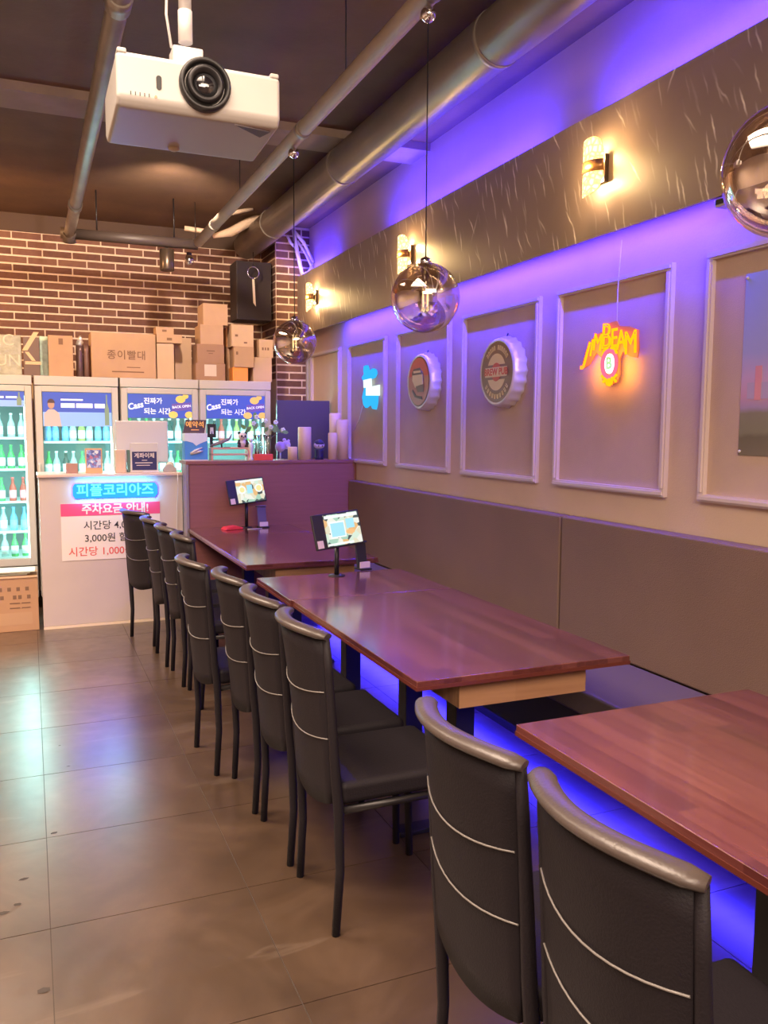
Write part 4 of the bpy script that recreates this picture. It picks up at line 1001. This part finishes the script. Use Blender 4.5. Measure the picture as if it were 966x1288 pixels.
def tablet(loc, rz, tilt, S, label, kind, stem):
    t = thing('tablet_stand', label, 'tablet', loc, rz)
    MB().lathe([(.045*S, 0), (.045*S, .004), (.02*S, .008)], 20).build('base', BLACKM, t)
    MB().lathe([(.0125, .004), (.0125, stem)], 12).build('stem', BLACKM, t)
    W, H = .145*S, .092*S
    M = Matrix.Translation((-.005, -.015, stem+H*.86)) @ Matrix.Rotation(tilt, 4, 'Y') @ Matrix.Rotation(math.radians(-14), 4, 'X')
    bz = MB().box(-W-.0, W, -.006, .008, -H, H).build('tablet_body', BLACK, t, bevel=.005); bz.matrix_local = M
    sx0 = -W+.068*S
    sc = MB().box(sx0, W-.008, -.0075, -.006, -H+.010, H-.010).build('screen', menu_mat('menu_'+kind, .3 if kind == 'a' else 1.7), bz)
    if kind == 'a':
        MB().box(sx0+.035, sx0+.115, -.0085, -.0075, -.035, .035).build('menu_picture', EB, bz); MB().box(sx0+.028, sx0+.122, -.0080, -.0075, -.042, .044).build('menu_picture', EW, bz)
        MB().box(sx0+.005, W-.015, -.0082, -.0075, H-.03, H-.014).build('menu_picture', EW, bz); MB().box(sx0+.13, sx0+.18, -.0085, -.0075, .0, .05).build('menu_picture', EB, bz)
        MB().prism([(sx0+.15+.028*math.cos(k*PI/8), -.018+.013*math.sin(k*PI/8)) for k in range(16)], -.0087, -.0075).build('menu_picture', EO, bz)
        MB().box(sx0+.004, sx0+.16, -.0082, -.0075, -H+.013, -H+.024).build('menu_picture', EW, bz)
    else:
        for cx, rr, ms in ((sx0+.045, .032, EW), (W-.05, .032, EW), (W-.05, .022, EY), (sx0+.045, .02, EY)):
            MB().prism([(cx+rr*math.cos(k*PI/8), .012+rr*math.sin(k*PI/8)) for k in range(16)], -.0085-(.001 if rr < .03 else 0), -.0075).build('menu_picture', ms, bz)
        MB().box(sx0+.085, sx0+.13, -.0085, -.0075, -.02, .045).build('menu_picture', EB, bz); MB().box(sx0+.004, W-.012, -.0082, -.0075, H-.026, H-.013).build('menu_picture', EW, bz)
    MB().box(-W+.010, -W+.045*S, -.0072, -.006, -H+.008, -H+.048*S).build('sticker', mat('pale_sticker', (.75, .62, .62), .5), bz)
    return t
tablet((1.46, 4.085, .73), .22, math.radians(-4), 1.0, 'nearer ordering tablet on a black stand showing a menu', 'a', .165)
tablet((1.525, 6.33, .73), .16, math.radians(-5), 1.05, 'farther ordering tablet on a black stand before the partition', 'b', .20)
def holder(loc, rz, label, mt, S=1.):
    t = thing('card_holder', label, 'holder', loc, rz, 'small card holders beside the tablets')
    M = Matrix.Rotation(math.radians(-12), 4, 'X')
    MB().box(-.035*S, .035*S, -.045*S, .035*S, 0, .010).build('base', BLACK, t, bevel=.003)
    MB().box(-.032*S, .032*S, -.006, .006, .008, .145*S, M=M).build('upright', mt, t, bevel=.004)
    MB().box(-.040*S, .036*S, -.016, .010, .145*S, .155*S, M=M).build('top_lip', mt, t, bevel=.002)
    MB().box(-.030*S, .030*S, -.030, -.022, .012, .045).build('label_card', mat('label_pale', (.75, .62, .68), .5), t)
holder(tuple(at(456, 716, Z=.73)), .15, 'small dark upright card holder right of the nearer tablet', BLACK)
holder((1.645, 6.30, .73), .1, 'small violet-grey card holder right of the farther tablet', mat('violet_grey', (.10, .08, .16), .4), 1.1)
p = Vector((1.39, 6.25, .73))
tag(MB().prism([(-.07, 0), (.07, .0), (.085, .012), (.03, .028), (-.05, .020)], -.04, .05).build('red_pouch', mat('red_cloth', (.80, .05, .06), .55), None, (p.x, p.y, .7305), .2, bevel=.004), 'flat red pouch lying beside the farther tablet', 'pouch')
tag(MB().tube([(0, 0, .003), (.12, .02, .003)], .0025, 6).build('pen', WHITE, None, (1.50, 6.20, .7305)), 'thin pale pen on the farthest table', 'pen')

# ------------------------------------------------------------------ things on the counter
CT = 1.150
def front_box(name, label, cat, px0, py0, px1, Y, depth, base, mt, top_py=None, bevel=.004, group=None):
    a = at(px0, py0, Y=Y); b = at(px1, py0, Y=Y)
    return tbox(name, label, cat, a.x, b.x, Y, Y+depth, base, a.z, mt, bevel, group)
ms = thing('pos_monitor', 'back of a pale cash register monitor on the counter', 'monitor', (.75, 6.86, CT))
a = at(145, 529, Y=6.84); b = at(211, 529, Y=6.84)
box('screen_back', a.x-.75, b.x-.75, -.02, .02, .07, a.z-CT, mat('pos_grey', (.62, .58, .64), .4), ms, .01)
MB().box(-.04, .04, .0, .05, .0, .12).box(-.1, .1, -.04, .09, 0, .015).build('stand', WHITE, ms, bevel=.004)
cb = thing('account_card', 'dark blue bank transfer card in a white frame on the counter', 'sign', tuple(at(182, 592, Y=6.68))[:2]+(CT,))
q = at(164, 557, Y=6.68); q2 = at(199, 557, Y=6.68); W = (q2.x-q.x)/2; H = q.z-CT
box('frame', -W, W, 0, .012, 0, H, WHITE, cb, .004)
box('card', -W+.012, W-.012, -.002, 0, .018, H*.70, mat('navy_print', (.03, .03, .12), .5), cb)
text('계좌이체', .042, PAPER, cb, (0, -.0025, H*.56), extrude=.0004, bold=.0008)
MB().box(-.02, .02, -.0028, -.002, H*.40, H*.42).box(-.07, .06, -.0028, -.002, H*.31, H*.335).box(-.06, .04, -.0028, -.002, H*.23, H*.25).build('print', PAPER, cb)
box('sponge_tray', -.02, .10, -.06, -.01, 0, .012, mat('pale_tray', (.66, .60, .68), .4), cb, .003)
o = front_box('small_box', 'small cream box beside the navy card on the counter', 'box', 145, 566, 158, 6.68, .10, CT, mat('cream_box', (.68, .50, .38), .5))
o2 = front_box('slim_pack', 'slim dark and mint pack standing between the cream box and the card', 'pack', 160, 566, 163.4, 6.70, .06, CT, mat('mint_dark', (.12, .22, .22), .4))
ph = thing('photo_stand', 'small orange-wood photo stand with a blue flowery picture', 'photo frame', tuple(at(118.5, 596, Y=6.66))[:2]+(CT,))
a = at(108, 564, Y=6.66); b = at(129.5, 564, Y=6.66); W = (b.x-a.x)/2; H = a.z-CT
box('frame', -W, W, 0, .015, 0, H, mat('orange_wood', (.72, .42, .24), .5), ph, .003)
def pic():
    M = mat('blue_flower_picture', (.3, .3, .6), .3); nt = M.node_tree; b = nt.nodes['Principled BSDF']; L = nt.links
    tc = N(nt, 'ShaderNodeTexCoord'); v = N(nt, 'ShaderNodeTexVoronoi', i_Scale=55.0); L.new(tc.outputs['Object'], v.inputs['Vector'])
    r = ramp(nt, [(0, (.85, .88, .95)), (.35, (.30, .42, .85)), (.7, (.10, .12, .45)), (1, (.5, .2, .35))]); L.new(v.outputs['Distance'], r.inputs[0])
    s = N(nt, 'ShaderNodeSeparateColor'); L.new(v.outputs['Color'], s.inputs[0]); L.new(s.outputs[0], r.inputs[0]); L.new(r.outputs[0], b.inputs['Base Color']); return M
box('picture', -W+.010, W-.010, -.002, 0, H*.22, H-.012, pic(), ph)
front_box('small_box', 'small reddish brown box at the left end of the counter', 'box', 83, 583, 98, 6.70, .08, CT, mat('brown_leatherette', (.40, .22, .20), .5))
tp = thing('tape_dispenser', 'little grey tape dispenser at the right end of the counter', 'tape dispenser', tuple(at(214, 595, Y=6.72))[:2]+(CT,))
MB().prism([(-.05, 0), (.05, 0), (.045, .03), (.0, .06), (-.03, .055), (-.055, .02)], -.02, .02).build('body', mat('dispenser_grey', (.42, .38, .42), .4), tp, bevel=.004)
MB().lathe([(.012, -.012), (.03, -.012), (.03, .012), (.012, .012)], 16, (0, 0, .05), M=Matrix.Rotation(PI/2, 4, 'X')).build('tape_roll', mat('clear_tape', (.7, .66, .6), .3), tp)

# ------------------------------------------------------------------ things on the partition
PT = 1.240
nd = thing('napkin_dispenser', 'blue and white napkin box at the left end of the partition', 'napkin box', (1.20, 6.60, PT))
a = at(232, 545, Y=6.52); b = at(261, 545, Y=6.52); W = (b.x-a.x)/2; H = a.z-PT; nd.location.x = (a.x+b.x)/2; nd.location.y = 6.52
box('lower_box', -W, W, 0, .12, .008, H*.72, mat('box_blue', (.08, .32, .80), .4), nd, .003)
box('upper_box', -W, W, 0, .12, H*.72, H, mat('box_white', (.80, .86, .95), .4), nd, .003)
box('base_rim', -W-.002, W+.002, -.002, .122, 0, .010, WHITE, nd, .002)
MB().prism([(-W, H*.74), (W, H*.74), (W*.3, H*.62), (.0, H*.55), (-W*.3, H*.66)], -.0015, 0).build('white_peak', mat('box_white', ()), nd)
MB().tube([(-.045, -.002, H*.27), (-.01, -.002, H*.36), (.045, -.002, H*.48)], [.008, .013, .006], 6).tube([(-.045, -.002, H*.25), (.02, -.002, H*.33), (.05, -.002, H*.36)], [.006, .011, .004], 6).build('script_mark', WHITE, nd)
rs = thing('reserved_sign', 'dark reserved table sign standing on the napkin box', 'sign', (nd.location.x, 6.56, PT+H+.0005))
h2 = at(246, 528, Y=6.55).z-PT-H
MB().prism([(-W-.005, 0), (W*.8, 0), (W*1.0, h2*.98), (-W*.75, h2)], 0, .03).build('block', mat('sign_umber', (.10, .06, .07), .5), rs)
text('예약석', .052, mat('amber_print', (.95, .48, .12), .5, emit=(1, .45, .1), estr=.3), rs, (.0, -.0015, h2*.62), extrude=.0005, bold=.001)
MB().box(-.03, .03, -.001, 0, h2*.22, h2*.28).build('print', mat('amber_print', ()), rs)
kb = thing('black_tin', 'small black cube tin behind the reserved sign', 'tin', (at(266, 560, Y=6.70).x, 6.70, PT))
a = at(259.5, 533, Y=6.66); b = at(269, 533, Y=6.66)
hh = a.z-PT
MB().box(-.012, .012, -.004, .02, 0, hh*.5).build('stand', BLACK, kb); box('box', -.035, .035, -.02, .03, hh*.62, hh, BLACK, kb, .003)
MB().box(-.012, .012, .0, .02, hh*.5, hh*.62).build('neck', BLACK, kb); MB().prism([(-.015, hh*.72), (-.005, hh*.72), (0, hh*.82), (.005, hh*.72), (.015, hh*.72), (.012, hh*.90), (-.012, hh*.90)], -.0215, -.02).build('mark', WHITE, kb)
# wooden riser with model plane and panda
a = at(266, 563, Y=6.52); b = at(314, 563, Y=6.52); rz0 = a.z-PT; W = (b.x-a.x)/2; mx_ = (a.x+b.x)/2
rwood = mat('pink_wood', (.72, .36, .27), .5)
ri = thing('wooden_riser', 'small two-tier pinkish wood riser shelf on the partition', 'shelf', (mx_, 6.52, PT))
box('top_board', -W, W, 0, .11, rz0-.014, rz0, rwood, ri, .002); box('lower_board', -W, W, .0, .11, rz0*.40, rz0*.40+.012, rwood, ri, .002)
box('side_board', -W, -W+.012, 0, .11, 0, rz0-.014, rwood, ri); box('side_board', W-.014, W, 0, .11, 0, rz0-.014, rwood, ri)
pl = thing('model_plane', 'small grey model aeroplane on the wooden riser', 'model plane', (mx_-.06, 6.575, PT+rz0))
gr2 = mat('plane_grey', (.22, .18, .20), .4)
MB().tube([(-.09, 0, .012), (-.04, 0, .028), (.05, 0, .060), (.075, 0, .075)], [.006, .014, .013, .004], 10).build('fuselage', gr2, pl)
MB().prism([(-.055, .02), (-.01, .038), (.0, .040), (-.02, .03)], -.05, .05).prism([(.05, .06), (.075, .105), (.085, .105), (.075, .07)], -.003, .003).build('wings', gr2, pl)
MB().tube([(0, 0, 0), (.0, 0, .045)], .006, 8).tube([(.02, 0, .0), (.07, 0, .0)], .004, 6).build('stand', BLACK, pl)
pd = thing('panda_figurine', 'small sitting black and white panda figurine on the riser', 'figurine', (mx_+.105, 6.565, PT+rz0))
pw = mat('panda_white', (.80, .72, .68), .6); pb = mat('panda_black', (.03, .025, .03), .6)
MB().ball((0, 0, .035), (.032, .028, .036), 14, 10).build('body', pw, pd)
hd = MB().ball((0, -.008, .086), (.036, .030, .032), 16, 10).build('head', pw, pd)
MB().ball((-.027, 0, .113), .0125, 10, 6).ball((.027, 0, .113), .0125, 10, 6).build('ears', pb, pd)
MB().ball((-.013, -.034, .088), (.008, .005, .010), 8, 6).ball((.013, -.034, .088), (.008, .005, .010), 8, 6).ball((0, -.038, .078), (.005, .004, .004), 8, 6).build('eye_patches', pb, pd)
for s in (-1, 1):
    MB().tube([(s*.026, 0, .055), (s*.036, -.015, .035), (s*.028, -.028, .026)], [.012, .012, .010], 8).build('arm', pb, pd)
    MB().tube([(s*.022, 0, .014), (s*.034, -.022, .014), (s*.034, -.034, .020)], [.014, .014, .012], 8).build('leg', pb, pd)
wf = thing('white_figurine', 'slender white figurine between the panda and the vase', 'figurine', (at(316.5, 577, Y=6.50).x, 6.52, PT))
MB().lathe([(.016, 0), (.018, .01), (.010, .03), (.010, .06), (.018, .09), (.020, .12), (.012, .14), (.0, .145)], 14).build('body', mat('pale_mint', (.80, .90, .88), .4), wf)
MB().ball((0, 0, .158), .018, 12, 8).build('head', mat('pale_mint', ()), wf)
vs_ = thing('flower_vase', 'glass tube vase on a red base with white flowers and leaves', 'vase', (at(332, 577, Y=6.5).x, 6.53, PT))
MB().box(-.075, .075, -.03, .04, 0, .05).build('base', mat('red_base', (.85, .10, .06), .4), vs_, bevel=.004)
for x, h in ((-.045, .20), (.0, .205), (.045, .20)):
    MB().lathe([(.020, .05), (.021, h)], 16, (x, .005, 0)).build('glass_tube', glassmat('tube_glass', (.88, .92, .9), .12), vs_)
leaf = mat('leaf_green', (.20, .38, .12), .5); stemm = mat('stem', (.30, .40, .18), .5); petal = mat('petal', (.82, .90, .80), .5)
random.seed(11)
for x, dx, dz in ((-.045, -.09, .27), (-.045, -.03, .29), (0, .02, .31), (0, -.05, .34), (.045, .06, .30), (.045, .12, .24), (.045, .02, .26)):
    MB().tube([(x, .005, .055), (x+dx*.2, .005, .18), (x+dx, .0, dz)], .0022, 5).build('stem', stemm, vs_)
    for k in range(2):
        fx, fz = x+dx+random.uniform(-.03, .03), dz-random.uniform(0, .05); a = random.uniform(0, 6)
        M = Matrix.Translation((fx, random.uniform(-.02, .02), fz)) @ Matrix.Rotation(a, 4, 'Y')
        MB().add([M @ Vector(v) for v in ((0, 0, 0), (.016, -.004, .018), (.014, 0, .042), (0, .003, .055), (-.012, 0, .04), (-.014, .004, .018))], [(0, 1, 2, 3, 4, 5)], True).add([M @ Vector(v) for v in ((0, .0015, 0), (.016, -.0025, .018), (.014, .0015, .042), (0, .0045, .055), (-.012, .0015, .04), (-.014, .0055, .018))], [(5, 4, 3, 2, 1, 0)], True).build('leaf', leaf, vs_)
    if dx > -.06:
        f = MB()
        for k in range(5): f.ball((x+dx+.011*math.cos(k*1.257), -.006, dz+.011*math.sin(k*1.257)), (.010, .006, .010), 8, 5)
        f.build('flower', petal, vs_)
pg = thing('plush_toy', 'lilac plush pig toy on a stick beside the vase', 'toy', (at(356, 577, Y=6.52).x, 6.60, PT))
lil = mat('lilac_plush', (.50, .38, .72), .9)
MB().lathe([(.006, 0), (.006, .07)], 8).lathe([(.03, 0), (.03, .006)], 14).build('stick', WHITE, pg)
MB().ball((0, 0, .105), (.045, .035, .042), 16, 10).ball((.05, 0, .12), (.038, .03, .036), 14, 10).ball((.035, 0, .160), (.016, .012, .014), 10, 6).ball((.07, 0, .152), (.012, .01, .012), 10, 6).build('body', lil, pg)
MB().lathe([(.012, 0), (.012, .008)], 12, (.055, -.03, .115), M=Matrix.Rotation(PI/2, 4, 'X')).build('snout', WHITE, pg)
def candle(px0, px1, pyt, Y, lb):
    a = at(px0, pyt, Y=Y-.02); b = at(px1, pyt, Y=Y-.02); r = (b.x-a.x)/2; h = a.z-PT
    t = thing('candle', lb, 'candle', ((a.x+b.x)/2, Y, PT), 0, 'cream pillar candles on the partition')
    MB().lathe([(r, 0), (r, h-.006), (r-.004, h), (r-.010, h-.006), (r-.012, h-.018), (0, h-.020)], 24).build('wax', WAX, t)
    MB().tube([(0, 0, h-.020), (.002, 0, h-.002)], .0015, 5).build('wick', BLACK, t)
candle(363, 374.5, 562, 6.52, 'shortest cream candle, beside the lilac plush')
candle(376, 392, 537, 6.55, 'tall cream candle standing alone between the plush and the black toy')
candle(414, 425, 544.5, 6.50, 'shortest of the three cream candles at the right end')
candle(415.5, 429.5, 519.5, 6.67, 'tallest cream candle, at the back of the right-hand three')
candle(424.5, 438.5, 527.5, 6.54, 'tall cream candle, rightmost of all beside the wall')
rt = thing('toy_figure', 'dark beaded toy figure with a white face between the candles', 'toy', (at(402.5, 577, Y=6.54).x, 6.56, PT))
MB().lathe([(.0, 0), (.034, 0), (.036, .02), (.034, .07), (.040, .085)], 18).build('body', mat('toy_navy', (.03, .025, .10), .4, bump=.6, bscale=90), rt)
MB().ball((0, 0, .118), (.046, .034, .033), 20, 12).build('head', mat('toy_face', (.70, .62, .75), .4), rt)
MB().ball((-.015, -.032, .112), .0055, 8, 6).ball((.017, -.032, .112), .0055, 8, 6).build('eyes', BLACK, rt)
MB().lathe([(.044, .125), (.038, .145), (.022, .160), (0, .166)], 18, (0, .006, 0)).build('cap', mat('toy_navy', ()), rt)
# dark freestanding board behind the partition
bd = thing('display_board', 'tall dark board standing behind the partition, lit violet', 'board', (2.20, 7.05, 0))
box('panel', -.225, .255, 0, .03, .05, 1.735, mat('board_black', (.07, .055, .10), .5), bd, .004)
MB().box(-.2, -.16, -.1, .15, 0, .05).box(.16, .2, -.1, .15, 0, .05).build('feet', BLACK, bd)
tag(box('light_switch', 2.472, 2.4785, 5.0, 5.0+.07, 1.13, 1.20, WHITEM), 'x', 'switch')
bpy.data.objects.remove(bpy.data.objects['light_switch'])

# drop never-used prototypes
for k, p in protos.items():
    if p['label'] == 'x':
        for ch in list(p.children): bpy.data.objects.remove(ch)
        bpy.data.objects.remove(p)
